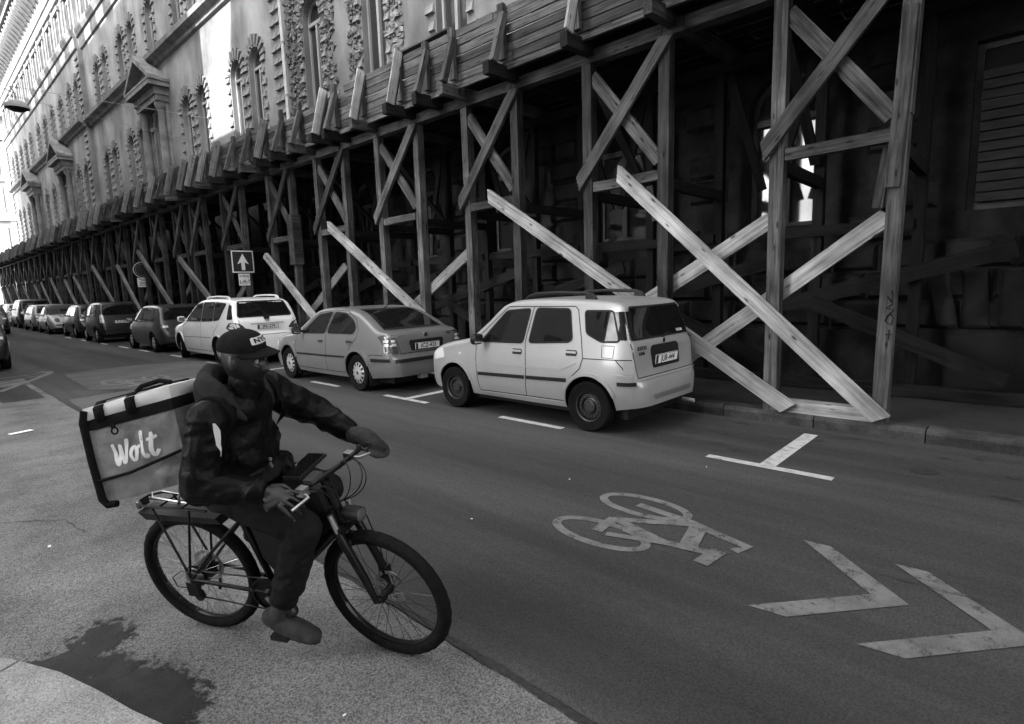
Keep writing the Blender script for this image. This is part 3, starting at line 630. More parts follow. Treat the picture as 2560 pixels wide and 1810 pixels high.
# ================================================================ TIMBER SCAFFOLD ALONG THE PAVEMENT
SX, SY = 7.1, 1.2
scf = empty('timber_scaffold', (SX, SY, .13), 0, 'long weathered timber protective scaffold along the whole pavement', 'scaffold')
rs = random.Random(99)
ztop = .13
def beam(name, p, q, w, h, m='timber', roll=0, wob=.008, cut0=0, cut1=0, parent=None):
    """squared timber from p to q (world); h is its size along the 'up' side of the beam; ends can be cut on the skew"""
    p, q = Vector(p), Vector(q); d = q - p; Ln = d.length; d.normalize()
    ref = Vector((1, 0, 0)) if abs(d.x) < .8 else Vector((0, 0, 1))
    ez = d.cross(ref).normalized(); ey = ez.cross(d).normalized()
    if abs(d.z) < .6 and abs(ez.z) < abs(ey.z): ez, ey = ey, -ez
    if ez.z < 0 and abs(d.z) < .6: ez, ey = -ez, -ey
    mb = MB(); n = 3; vs = []
    for i in range(n):
        t = i / (n - 1); b1 = rs.uniform(-wob, wob) if 0 < i < n - 1 else 0; b2 = rs.uniform(-wob, wob) if 0 < i < n - 1 else 0
        for sy, sz in ((-1, -1), (1, -1), (1, 1), (-1, 1)):
            sk = (cut0 * (1 - t) + cut1 * t) * sz * h / 2
            vs.append((t * Ln + (sk if i in (0, n - 1) else 0), sy * w / 2 + b1 + rs.uniform(-.003, .003), sz * h / 2 + b2 + rs.uniform(-.003, .003)))
    fs = [(0, 3, 2, 1), (8, 9, 10, 11)]
    for i in range(n - 1):
        for k in range(4): fs.append((i * 4 + k, i * 4 + (k + 1) % 4, i * 4 + 4 + (k + 1) % 4, i * 4 + 4 + k))
    mb.add(vs, fs); me = mb.mesh(name, M[m])
    o = bpy.data.objects.new(name, me); link(o, parent or scf)
    Mx = frame(p, d, ey, ez)
    if parent is None: Mx = Matrix.Translation((-SX, -SY, -.13)) @ Mx
    o.matrix_local = Mx
    return o
# bays: pairs of posts
BAY = []
for k in range(29):
    a = 1.17 + 2.59 * k
    if k == 6: BAY.append((17.2, 18.5))
    elif k == 7: BAY.append((20.1, 21.3))
    else: BAY.append((a + rs.uniform(-.05, .05) * (k > 1), a + 1.19 + rs.uniform(-.05, .05) * (k > 1)))
BAY[0] = (1.17, 2.35); BAY[1] = (3.77, 4.97); BAY[2] = (6.39, 7.56); BAY[3] = (8.97, 10.2); BAY[4] = (11.53, 12.75)
PW = .15; XR = 8.95
for k, (a, b) in enumerate(BAY):
    near = k < 16
    for j, y in enumerate((a, b)):
        dx, dy = rs.uniform(-.02, .02), rs.uniform(-.03, .03) * (k > 0)
        if k == 0 and j == 0:      # first post is spliced of two timbers
            beam('post', (SX, y + .05, ztop), (SX - .005, y + .0, 3.3), .15, .145, 'timber', wob=.003); beam('post', (SX - .0, y - .005, 3.305), (SX - .005, y - .05, 4.79), .15, .155, wob=.003)
            beam('splice_board', (SX - .095, y + .04, 2.6), (SX - .095, y - .03, 4.3), .035, .13, 'timber', wob=.003)
        else: beam('post', (SX, y, ztop), (SX + dx, y + dy, 4.79), PW, PW)
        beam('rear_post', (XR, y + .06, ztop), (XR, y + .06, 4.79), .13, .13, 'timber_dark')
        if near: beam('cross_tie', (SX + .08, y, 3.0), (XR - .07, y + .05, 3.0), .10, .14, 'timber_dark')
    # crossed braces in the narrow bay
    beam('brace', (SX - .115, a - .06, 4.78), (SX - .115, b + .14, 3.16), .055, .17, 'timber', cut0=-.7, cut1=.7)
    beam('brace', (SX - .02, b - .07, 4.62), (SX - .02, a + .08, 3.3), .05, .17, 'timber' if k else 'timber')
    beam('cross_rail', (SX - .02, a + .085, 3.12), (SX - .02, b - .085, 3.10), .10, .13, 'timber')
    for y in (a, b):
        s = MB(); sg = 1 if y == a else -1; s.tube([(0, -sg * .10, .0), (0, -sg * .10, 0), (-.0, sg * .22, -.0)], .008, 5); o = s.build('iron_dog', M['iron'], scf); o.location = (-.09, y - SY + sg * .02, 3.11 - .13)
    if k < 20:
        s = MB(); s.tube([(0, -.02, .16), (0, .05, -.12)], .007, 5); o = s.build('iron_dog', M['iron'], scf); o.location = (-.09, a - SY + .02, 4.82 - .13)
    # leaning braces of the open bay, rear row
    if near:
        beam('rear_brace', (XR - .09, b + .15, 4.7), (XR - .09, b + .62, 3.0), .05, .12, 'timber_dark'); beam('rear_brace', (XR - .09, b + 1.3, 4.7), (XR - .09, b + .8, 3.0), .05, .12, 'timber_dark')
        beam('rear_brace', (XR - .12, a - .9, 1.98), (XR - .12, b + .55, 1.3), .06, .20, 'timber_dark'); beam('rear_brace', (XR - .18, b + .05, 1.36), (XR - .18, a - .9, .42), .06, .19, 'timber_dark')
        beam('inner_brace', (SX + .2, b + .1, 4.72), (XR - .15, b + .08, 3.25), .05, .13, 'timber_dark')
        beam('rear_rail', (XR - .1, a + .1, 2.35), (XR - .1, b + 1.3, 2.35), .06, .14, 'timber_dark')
# ledger beam in lengths, with joints
y = -2.0
while y < 78:
    e = min(y + rs.uniform(4.6, 6.1), 78.2); beam('ledger', (SX, y, 4.88), (SX, e - .012, 4.88), .17, .165, 'timber'); beam('rear_ledger', (XR, y, 4.88), (XR, e - .012, 4.88), .15, .165, 'timber_dark'); y = e
y = -1.0
while y < 50:
    e = min(y + rs.uniform(3.8, 5.2), 52); beam('rear_sill', (XR - .12, y, .21), (XR - .12, e - .012, .21), .11, .15, 'timber_dark'); y = e
beam('sill', (SX, 2.25, .21), (SX, 1.30, .205), .12, .15, 'timber_new')
for k in range(1, 12):
    a, b = BAY[k]; beam('sill', (SX, b - .085, .21), (SX, a + .085, .21), .12, .15, 'timber')
# long raking shores of pale timber on the outside
RK = [((4.40, 3.20), (1.19, .20)), ((6.92, 3.22), (2.12, .20)), ((12.16, 3.20), (7.3, .20)), ((15.6, 2.74), (11.9, .2)), ((22.5, 3.02), (17.6, .2)), ((27.45, 3.58), (22.2, .2)), ((30.95, 3.16), (26.9, .2)), ((35.7, 3.34), (30.2, .2)), ((40.5, 2.96), (36.0, .2)), ((43.2, 2.84), (38.9, .2)), ((47.7, 3.02), (43.2, .2)), ((51.5, 2.9), (47.2, .2)), ((54.4, 2.8), (50.2, .2)), ((60, 2.85), (55.8, .2)), ((65.1, 2.95), (60.8, .2)), ((70, 2.9), (66, .2)), ((74.5, 2.9), (70.3, .2))]
for i, ((y0, z0), (y1, z1)) in enumerate(RK):
    beam('raking_shore', (SX - .15, y0, z0), (SX - (.12 if i else .145), y1, z1), .09, .175, 'timber_new' if i < 4 else 'timber_mid', cut0=-.75 if i < 3 else .3, cut1=.4, wob=.006)
# low diagonals behind the posts
for (y0, z0, y1, z1) in ((1.26, 2.34, 3.95, .36), (2.44, 2.42, 5.25, .80), (7.72, 2.36, 10.6, .75), (12.0, 2.30, 14.9, .55), (17.4, 2.2, 20.0, .5), (22.3, 2.2, 25.0, .5), (27.3, 2.2, 29.9, .5), (32.5, 2.2, 35, .5), (37.6, 2.2, 40.2, .5)):
    beam('low_brace', (SX + .12, y0, z0), (SX + .12, y1, z1), .05, .19, 'timber_new' if y0 < 5 else 'timber_mid', cut0=.3)
# wrapped post with boards round it
for s in ((-.11, .0, .03, .26), (0, -.12, .22, .03), (.11, .0, .03, .26), (0, .12, .22, .03)):
    x, y_, wx, wy = s; mb = MB(); mb.bb((x - wx / 2, y_ - wy / 2, 0), (x + wx / 2, y_ + wy / 2, 1.25)); o = mb.build('casing_board', M['timber'], scf); o.location = (0, 14.12 - SY, 2.42 - .13)
# ---- deck: joists, edge boards, parapet
JY = [.4, 1.3, 2.4, 3.66, 4.9, 6.3, 7.44, 8.13, 8.91, 10.14, 11.16, 11.6, 12.69, 13.6, 14.51, 15.45, 16.46, 17.5, 18.55, 19.5, 20.3, 21.52, 22.6, 23.6, 25.1, 26.78, 27.7, 28.67, 30.1, 31.64]
y = 32.8
while y < 78: JY.append(y); y += rs.uniform(.8, 1.6)
XE, XP = 6.38, 6.78
for i, y in enumerate(JY):
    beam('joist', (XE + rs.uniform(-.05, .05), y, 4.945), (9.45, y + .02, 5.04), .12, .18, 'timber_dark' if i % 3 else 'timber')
    # parapet stud
    beam('parapet_stud', (XP - .055, y + .01, 5.14), (XP - .055, y + .01, 5.93 + rs.uniform(0, .1)), .07, .12, 'timber')
    # raking strut from joist end to stud
    br = (4.6 < y < 5 or 8.8 < y < 9 or 10.1 < y < 10.2 or 11.5 < y < 11.7 or y > 13.5 and rs.random() < .62)
    s1 = beam('parapet_strut', (XE + .05, y - .075, 5.03), (XP - .1, y - .075, 5.88 + (.1 if br else -.12)), .16 if br else .10, .032 if br else .09, 'timber_new' if br and y < 13 else 'timber_mid' if br else 'timber', wob=.004)
    if br: beam('parapet_strut', (XE + .11, y - .05, 5.04), (XP - .055, y - .05, 5.92), .15, .03, 'timber', wob=.003)
y = -2.0; bi = 0
rows = 6
for r in range(rows):
    y = -2 - r * .7; z = 5.18 + r * .135
    while y < 78.5:
        e = min(y + rs.uniform(3.6, 5.0), 78.6)
        if not (r == rows - 1 and rs.random() < .25): beam('parapet_board', (XP + rs.uniform(0, .02), y, z), (XP + rs.uniform(0, .02), e - .012, z + rs.uniform(-.005, .005)), .026, .117, 'board', wob=.004)
        y = e
for r in range(2):      # edge of the deck
    y = -1.5 - r * 1.3
    while y < 78: e = min(y + rs.uniform(3, 5), 78.5); beam('deck_edge_board', (XP - .004 + .04 * r, y, 5.03 + .074 * r), (XP - .004 + .04 * r, e - .01, 5.03 + .074 * r), .05, .07, 'board', wob=.002); y = e
for c in range(9):      # deck planks lengthwise
    y = -3 - c * .6
    while y < 78: e = min(y + rs.uniform(3.8, 5.2), 78.5); beam('deck_plank', (7.02 + c * .285, y, 5.158), (7.02 + c * .285, e - .02, 5.158), .27, .04, 'timber_dark', wob=.002); y = e
for c in range(10):
    y_ = rs.uniform(2, 20)
beam('cap_rail', (XP + .01, 7.5, 5.985), (XP + .01, 8.95, 5.985), .12, .03, 'board')
# loose offcuts and a hanging board below the rail at the first post
beam('offcut_board', (SX + .05, 1.28, 3.02), (SX + .05, 1.36, 2.42), .03, .10, 'timber'); beam('offcut_board', (SX - .02, 4.0, 3.0), (SX + .12, 3.98, 2.55), .03, .09, 'timber')
# sprayed scribble on the first post (marks only)
mb = MB(); pts = [(-.03, 1.50), (.0, 1.56), (-.02, 1.44), (.035, 1.50), (-.02, 1.42), (.04, 1.38), (-.035, 1.36), (.02, 1.30), (.04, 1.24), (-.01, 1.20), (-.035, 1.27), (.0, 1.32), (.035, 1.28)]
mb.tube([(-.003 + 0, y_, z) for y_, z in pts], .006, 5); mb.tube([(-.003, -.03, 1.10), (-.003, .035, 1.10)], .006, 5); mb.tube([(-.003, .0, 1.15), (-.003, .005, 1.04)], .006, 5)
o = mb.build('spray_scribble', M['ink'], scf); o.location = (-.082, 1.17 - SY - .004, -.13)
# ---- sign boards on the scaffold posts
def post_box(name, y, z): ...
sg = empty('one_way_sign', (6.94, 17.1, 0), 0, 'square dark sign with white upward arrow on a scaffold post', 'sign')
mb = MB(); mb.prism([(x, z) for x, z in [(-.30, 2.33), (.30, 2.33), (.31, 2.34), (.31, 2.95), (.30, 2.96), (-.30, 2.96), (-.31, 2.95), (-.31, 2.34)]], 0, .012, 'y'); mb.build('plate', M['white'], sg)
mb = MB(); mb.prism([(-.28, 2.36), (.28, 2.36), (.28, 2.93), (-.28, 2.93)], -.003, -.001, 'y'); mb.build('dark_field', M['signblue'], sg)
mb = MB(); mb.prism([(-.05, 2.40), (.05, 2.40), (.05, 2.62), (.165, 2.57), (0, 2.87), (-.165, 2.57), (-.05, 2.62)], -.006, -.004, 'y'); mb.build('arrow', M['white'], sg)
pl = MB(); pl.prism([(-.16, 1.96), (.16, 1.96), (.16, 2.30), (-.16, 2.30)], 0, .008, 'y'); pl = pl.build('exception_plate', M['white'], sg)
FR = lambda x, z, y=-.003: frame((x, y, z), (1, 0, 0), (0, 0, 1), (0, -1, 0))
xf(text_mb('KIVÉVE', .088, .001, .0012), FR(0, 2.225)).build('lettering', M['ink'], pl)
mb = MB()
for x in (-.055, .045): mb.lathe([(.028, -.004), (.036, -.004), (.036, -.001), (.028, -.001)], (x, 0, 2.045), 'y', 16, closed=True)
for a, b in (((-.055, 2.045), (-.02, 2.10)), ((-.02, 2.10), (.03, 2.10)), ((.03, 2.10), (.045, 2.045)), ((-.02, 2.10), (.0, 2.045)), ((.0, 2.045), (.03, 2.10)), ((.02, 2.125), (.04, 2.12)), ((-.03, 2.115), (-.01, 2.115))): mb.tube([(a[0], -.003, a[1]), (b[0], -.003, b[1])], .005, 5)
for x, s in ((-.125, -1), (.125, 1)): mb.bb((x - .007, -.004, 2.02), (x + .007, -.001, 2.12)); mb.prism([(x - .022, 2.07 + s * .03), (x + .022, 2.07 + s * .03), (x, 2.07 + s * .075)], -.004, -.001, 'y')
mb.build('bicycle_print', M['ink'], pl)
rd = empty('no_parking_sign', (6.95, 27.2, 0), 0, 'round no parking sign with a slash on the far scaffold', 'sign')
mb = MB(); mb.lathe([(0, 0), (.31, 0), (.31, .012), (0, .012)], (0, 0, 2.81), 'y', 32); mb.build('disc', M['white'], rd)
mb = MB(); mb.lathe([(.225, -.004), (.295, -.004), (.295, -.001), (.225, -.001)], (0, 0, 2.81), 'y', 32, closed=True); mb.box((0, -.003, 2.81), (.07, .004, .47), Matrix.Rotation(R(-45), 3, 'Y')); mb.build('ring', M['lampr'], rd)
mb = MB(); mb.lathe([(0, -.003), (.222, -.003), (.222, -.001), (0, -.001)], (0, 0, 2.81), 'y', 32); mb.build('dark_field', M['signblue'], rd)
pl = MB(); pl.bb((-.2, 0, 2.12), (.2, .01, 2.48)); pl = pl.build('text_plate', M['white'], rd)
for i, wd in enumerate((.30, .16, .28, .26, .30)):
    mb = MB(); mb.bb((-wd / 2, -.003, 2.42 - i * .06), (wd / 2, -.001, 2.445 - i * .06)); mb.build('text_line', M['ink'], pl)
# ---- hanging street lamp on wires
lp = empty('street_lamp', (3.4, 25, 8.0), 0, 'domed street lamp hanging on wires above the street', 'street lamp')
mb = MB(); mb.lathe([(.05, .22), (.09, .20), (.20, .17), (.30, .08), (.33, -.02), (.335, -.05), (.31, -.05)], (0, 0, 0), 'z', 28); mb.build('shade', M['grey'], lp, 50)
mb = MB(); mb.lathe([(.0, -.16), (.18, -.13), (.27, -.07), (.30, -.045)], (0, 0, 0), 'z', 28); mb.build('bowl', M['black'], lp, 50)
mb = MB(); mb.tube([(0, 0, .2), (-.02, 0, .42), (-.12, 0, .62)], .02, 8); mb.build('hanger', M['grey'], lp, 50)
for nm, pts, r in (('support_wire', [(-6, 0, 1.1), (-.12, 0, .62), (6.2, 0, .72)], .008), ('power_cable', [(-5.9, .3, 1.6), (-2.5, .1, .85), (-.5, 0, .6), (-.02, 0, .42)], .014), ('span_wire', [(6.1, 2, .18), (.1, 0, .3), (-6, -1, .5)], .006)):
    mb = MB(); mb.tube(pts, r, 5); mb.build(nm, M['grey'], lp)
# ================================================================ CARS
def paint(name, c, metal=.0, rough=.3, coat=.7):
    m = mat(name, c * .97, c * 1.03, rough, 3, detail=2, metal=metal, coat=coat, spec=.5); return m
CP = dict(silver=paint('silver_car_paint', .34, .35, .40, .35), silver_dk=paint('silver_grey_car_paint', .20, .4, .34, .45), white=paint('white_car_paint', .82, 0, .3), black=paint('black_car_paint', .008, 0, .3, .35), dark=paint('dark_car_paint', .015, .0, .3, .35), dark2=paint('dark_blue_grey_car_paint', .025, .0, .3, .4))
class Car:
    def __init__(s, name, label, spec, pos, pm, group='cars parked along the kerb', rz=math.pi / 2):
        s.sp = spec; s.pm = pm
        s.e = empty(name, pos, rz, label, 'car', group)
        s.body()
    # half width of the body side at station x, height z
    def hw(s, x, z, plan, zb, belt, zr):
        t = np.clip((z - zb) / max(belt - zb, .05), 0, 1)
        low = np.interp(t, [0, .12, .3, .55, .8, 1.], [.925, .965, .992, 1.0, .985, .955])
        if z <= belt: return plan * low
        u = min((z - belt) / (zr - belt), 1.2); tb = s.sp.get('tumble', .17)
        return plan * (.955 - tb * (.72 * u + .28 * u * u))
    def body(s):
        sp = s.sp; x0, x1 = sp['top'][0][0], sp['top'][-1][0]
        # stations, dense at both ends
        t = np.linspace(0, 1, sp.get('nst', 70)); xs = x0 + (x1 - x0) * (t - .75 * np.sin(2 * np.pi * t) / (2 * np.pi))
        xs = np.unique(np.concatenate([xs, [p[0] for p in sp['top']]]))
        keep = [xs[0]]
        for x in xs[1:]:
            if x - keep[-1] > .006 or x == xs[-1]: keep.append(x)
        xs = np.array(keep)
        top = pchip(*zip(*sp['top']), xs) if not sp.get('lin') else np.interp(xs, *zip(*sp['top']))
        belt = pchip(*zip(*sp['belt']), xs); bot = pchip(*zip(*sp['bot']), xs); plan = pchip(*zip(*sp['plan']), xs)
        zr = sp['roof']; rings = []
        K1, K2, K3, K4 = 11, 7, 4, 6
        for i, x in enumerate(xs):
            zt, zb = top[i], bot[i]; bl = belt[i]
            rc = min(sp.get('rc', .11), (zt - zb) * .35)
            zc = zt - rc * .9                       # where the corner starts
            zl = min(bl, zc); pts = []
            for k in range(K1):
                z = zb + (zl - zb) * k / (K1 - 1); pts.append((s.hw(x, z, plan[i], zb, bl, zr), z))
            for k in range(1, K2 + 1):
                z = zl + (zc - zl) * k / K2; pts.append((s.hw(x, z, plan[i], zb, bl, zr), z))
            yc = pts[-1][0]; 
            for k in range(1, K3 + 1):
                a = math.pi / 2 * k / K3 * .86; pts.append((yc - rc * (1 - math.cos(a)) * 1.15, zc + rc * .82 * math.sin(a)))
            ye, ze = pts[-1]; cr = sp.get('crown', .03) if zt > bl + .3 else .02
            for k in range(1, K4 + 1):
                f_ = 1 - k / K4; pts.append((ye * f_, zt + (ze - zt) * f_ ** 2.2))
            rings.append([(x, y, z) for y, z in pts])
        m = len(rings[0]); mb = MB(); vs = []
        full = []
        for r in rings:
            full.append(r + [(p[0], -p[1], p[2]) for p in r[:-1]][::-1])
        n = len(full[0]); fs = []
        for i in range(len(full) - 1):
            for k in range(n): fs.append((i * n + k, i * n + (k + 1) % n, (i + 1) * n + (k + 1) % n, (i + 1) * n + k))
        fs.append(tuple(range(n))); fs.append(tuple(range((len(full) - 1) * n, len(full) * n))[::-1])
        mb.add([p for r in full for p in r], fs)
        o = mb.build('body', s.pm, s.e)
        # wheel wells
        cut = MB(); W = sp['wheels']
        for x in (W['rear'], W['front']):
            for sg in (-1, 1):
                cy = sg * (W['track'] / 2); cut.lathe([(0, cy - .24), (W['r'] + W.get('gap', .055), cy - .24), (W['r'] + W.get('gap', .055), cy + .4), (0, cy + .4)] if sg > 0 else [(0, cy - .4), (W['r'] + W.get('gap', .055), cy - .4), (W['r'] + W.get('gap', .055), cy + .24), (0, cy + .24)], (x, 0, W['r'] + .01), 'y', 40)
        bmc = bmesh.new(); me = cut.mesh('c', s.pm); bmc.from_mesh(me); bmesh.ops.remove_doubles(bmc, verts=bmc.verts, dist=1e-4); bmesh.ops.recalc_face_normals(bmc, faces=bmc.faces); bmc.to_mesh(me); bmc.free(); me.materials.clear(); me.materials.append(M['black'])
        co = bpy.data.objects.new('c', me); COL.objects.link(co); co.matrix_world = Matrix.Translation(s.e.location) @ Matrix.Rotation(s.e.rotation_euler.z, 4, 'Z')
        bo = o.modifiers.new('b', 'BOOLEAN'); bo.object = co; bo.solver = 'EXACT'; bo.operation = 'DIFFERENCE'; bo.material_mode = 'TRANSFER'
        bpy.context.view_layer.update(); nm = evaluated(o); o.modifiers.clear(); o.data = nm; nm.name = 'body'; bpy.data.objects.remove(co)
        nm.polygons.foreach_set('use_smooth', [True] * len(nm.polygons)); nm.set_sharp_from_angle(angle=R(38))
        s.o = o; bm = bmesh.new(); bm.from_mesh(nm); s.bvh = BVHTree.FromBMesh(bm); bm.free()
        s.wheels()
    def hit(s, a, b, face):
        if face == 'l': o, d = (a, 3, b), (0, -1, 0)
        elif face == 'r': o, d = (a, -3, b), (0, 1, 0)
        elif face == 'b': o, d = (-6, a, b), (1, 0, 0)
        elif face == 'f': o, d = (6, a, b), (-1, 0, 0)
        elif face in 'xy':      # rear corner, seen along the diagonal
            sg = 1 if face == 'x' else -1; d = (.8, -.6 * sg, 0); o = (-1.58 - d[0] * 4 + .6 * a, sg * .66 - d[1] * 4 + .8 * sg * a, b)
        else: o, d = (a, b, 5), (0, 0, -1)
        h = s.bvh.ray_cast(Vector(o), Vector(d))
        if h[0] is None:
            c = Vector((a, .7 if face == 'l' else -.7, b)) if face in 'lr' else Vector((-1.58, .66 if face == 'x' else -.66, b)) if face in 'xy' else Vector(((s.sp['top'][0][0] if face == 'b' else s.sp['top'][-1][0]), a, b)); h = s.bvh.find_nearest(c)
        n = h[1]
        if n.dot(Vector(d)) > 0: n = -n
        return h[0], n
    def drape(s, name, poly, face, m, off=.004, sub=3, parent=None, smooth=True, bevel=0):
        bm = bmesh.new(); vs = [bm.verts.new((p[0], p[1], 0)) for p in poly]; f_ = bm.faces.new(vs)
        bmesh.ops.triangulate(bm, faces=bm.faces)
        for _ in range(sub):
            ed = [e for e in bm.edges if e.calc_length() > .07]
            if not ed: break
            bmesh.ops.subdivide_edges(bm, edges=ed, cuts=1); bmesh.ops.triangulate(bm, faces=bm.faces)
        for v in bm.verts:
            p, n = s.hit(v.co.x, v.co.y, face); v.co = p + n * off
        bm.normal_update(); me = bpy.data.meshes.new(name); bm.to_mesh(me); bm.free(); me.materials.append(M[m] if isinstance(m, str) else m)
        ax = {'l': (0, 1, 0), 'r': (0, -1, 0), 'b': (-1, 0, 0), 'f': (1, 0, 0), 't': (0, 0, 1), 'x': (-.8, .6, 0), 'y': (-.8, -.6, 0)}[face]
        for p in me.polygons:
            if p.normal.dot(Vector(ax)) < 0: p.flip()
        if smooth: me.polygons.foreach_set('use_smooth', [True] * len(me.polygons))
        o = bpy.data.objects.new(name, me); return link(o, parent or s.e)
    def ribbon(s, name, pts, wd, face, m, off=.005, th=0, parent=None, closed=False, step=.05):
        P = []; n = len(pts)
        for i in range(n if closed else n - 1):
            a, b = Vector(pts[i]), Vector(pts[(i + 1) % n]); k = max(1, int((b - a).length / step))
            P += [a + (b - a) * j / k for j in range(k)]
        if not closed: P.append(Vector(pts[-1]))
        n = len(P); vs = []
        for i, p in enumerate(P):
            a = P[(i - 1) % n] if closed or i else p; b = P[(i + 1) % n] if closed or i < n - 1 else p; d = (b - a).normalized(); q = Vector((-d.y, d.x)) * wd / 2
            for sg in (1, -1):
                h, nr = s.hit(p.x + sg * q.x, p.y + sg * q.y, face); vs.append(h + nr * off)
                if th: vs.append(h + nr * (off + th))
        mb = MB(); c = n if closed else n - 1; w = 4 if th else 2; fs = []
        for i in range(c):
            a, b = i * w, ((i + 1) % n) * w
            if th: fs += [(a + 1, a + 3, b + 3, b + 1), (a, a + 1, b + 1, b), (a + 3, a + 2, b + 2, b + 3)]
            else: fs.append((a, a + 1, b + 1, b))
        if th and not closed: fs += [(0, 2, 3, 1), ((n - 1) * w, (n - 1) * w + 1, (n - 1) * w + 3, (n - 1) * w + 2)]
        mb.add(vs, fs); return mb.build(name, M[m] if isinstance(m, str) else m, parent or s.e)
    def window(s, poly, face, seal=.022, m='glass'):
        o = s.drape('window', poly, face, m, .004); s.ribbon('seal', poly, seal, face, 'rubber', .006, parent=o, closed=True); return o
    def both(s, fn):
        for f_ in 'lr': fn(f_)
    def wheels(s):
        W = s.sp['wheels']; r = W['r']; rr = W.get('rim', .62) * r; wd = W.get('w', .18)
        for ax, x in (('front', W['front']), ('rear', W['rear'])):
            for sg in (1, -1):
                yo = sg * W['track'] / 2; st = W.get('steer', 0) if ax == 'front' else 0
                wo = empty('wheel', (x, yo, r), R(st), parent=s.e); h = wd / 2
                mb = MB(); mb.lathe([(rr, -h * .8), (r * .93, -h), (r * .985, -h * .82), (r, -h * .5), (r, h * .5), (r * .985, h * .82), (r * .93, h), (rr * 1.02, h * .85), (rr * .97, h * .6), (rr * .9, h * .1), (rr * .9, -h * .6)], (0, 0, 0), 'y', 40, closed=True); mb.build('tyre', M['tyre'], wo, 35)
                mb = MB(); d = sg
                st_ = W.get('style', 'steel')
                if st_ == 'steel':
                    prof = [(0, .035), (.05, .04), (.075, .035), (.08, .012), (rr * .55, .005), (rr * .62, .03), (rr * .82, .028), (rr * .9, .0), (rr * .93, .05), (rr * 1.0, .055)]
                    mb.lathe([(a, d * (b + h * .2)) for a, b in prof], (0, 0, 0), 'y', 36); mb.build('rim', M['steel'], wo, 35)
                    mb = MB()
                    for k in range(16):
                        a = 2 * math.pi * k / 16; c = Vector((rr * .73 * math.cos(a), d * (.031 + h * .2), rr * .73 * math.sin(a))); mb.lathe([(0, 0), (.014, 0)], c + Vector((0, d * .002, 0)), 'y', 10)
                    for k in range(4):
                        a = 2 * math.pi * k / 4; mb.lathe([(0, d * .012), (.012, d * .012), (.012, 0)], Vector((.055 * math.cos(a), d * (.03 + h * .2), .055 * math.sin(a))), 'y', 8)
                    mb.build('rim_holes', M['ink'], wo)
                else:
                    hm = M['hub'] if st_ == 'trim' else M['steel']
                    prof = [(0, .05), (.045, .05), (.05, .042), (rr * .5, .05), (rr * .9, .03), (rr * 1.0, .02), (rr * 1.02, 0)]
                    mb.lathe([(a, d * (b + h * .45)) for a, b in prof], (0, 0, 0), 'y', 36); mb.build('rim', hm, wo, 35)
                    mb = MB(); ns = W.get('slots', 10)
                    for k in range(ns):
                        a = 2 * math.pi * k / ns; c, s_ = math.cos(a), math.sin(a); P = []
                        for rad, tg in ((rr * .62, .010), (rr * .78, .022), (rr * .92, .020), (rr * .92, -.020), (rr * .78, -.022), (rr * .62, -.010)):
                            yy = d * (np.interp(rad, [rr * .5, rr * .9, rr], [.05, .03, .02]) + h * .45 + .0025); P.append((rad * c - tg * s_, yy, rad * s_ + tg * c))
                        mb.add(P, [tuple(range(6))])
                    mb.build('slots', M['ink'], wo)
                    mb = MB(); mb.lathe([(0, d * .004), (.03, d * .004), (.032, 0)], (0, d * (.05 + h * .45), 0), 'y', 16); mb.build('hub_cap', M['steel'] if st_ == 'trim' else M['hub'], wo)
    def arch_lips(s, wd=.035, th=.014, face='l', m=None):
        W = s.sp['wheels']
        for x in (W['front'], W['rear']):
            rr = W['r'] + W.get('gap', .055) + wd / 2 + .004; pts = [(x + rr * math.cos(a), W['r'] + .01 + rr * math.sin(a)) for a in np.linspace(.12 * math.pi, .88 * math.pi, 26)]
            for f_ in 'lr': s.ribbon('arch_lip', pts, wd, f_, m or s.pm, .0, th)
    def plate(s, txt, x, z, face='b', tilt=0, wd=.52, hh=.11, eu=True):
        sg = -1 if face == 'b' else 1
        o = empty('number_plate', (x, 0, z), 0, parent=s.e); o.rotation_euler = (0, tilt, 0)
        mb = MB(); mb.bb((-.006, -wd / 2, -hh / 2), (.006, wd / 2, hh / 2)); mb.build('plate_base', M['white'], o)
        mb = MB()
        for a, b in (((-wd / 2, -hh / 2), (wd / 2, -hh / 2 + .006)), ((-wd / 2, hh / 2 - .006), (wd / 2, hh / 2)), ((-wd / 2, -hh / 2 + .0061), (-wd / 2 + .006, hh / 2 - .0061)), ((wd / 2 - .006, -hh / 2 + .0061), (wd / 2, hh / 2 - .0061))): mb.bb((sg * .0062 - .001, a[0], a[1]), (sg * .0062 + .001, b[0], b[1]))
        mb.build('plate_border', M['ink'], o)
        if eu:
            mb = MB(); mb.bb((sg * .0065 - .001, wd / 2 - .05, -hh / 2 + .008), (sg * .0065 + .001, wd / 2 - .008, hh / 2 - .008)); mb.build('country_band', M['signblue'], o)
        t = text_mb(txt, .105, .0008, .0014); t.v = [(p[0] * .92, p[1], p[2]) for p in t.v]
        xf(t, frame((sg * .0075, -.018 if eu else 0, -.001), (0, sg * 1.0, 0), (0, 0, 1), (sg, 0, 0))).build('lettering', M['ink'], o)
        return o
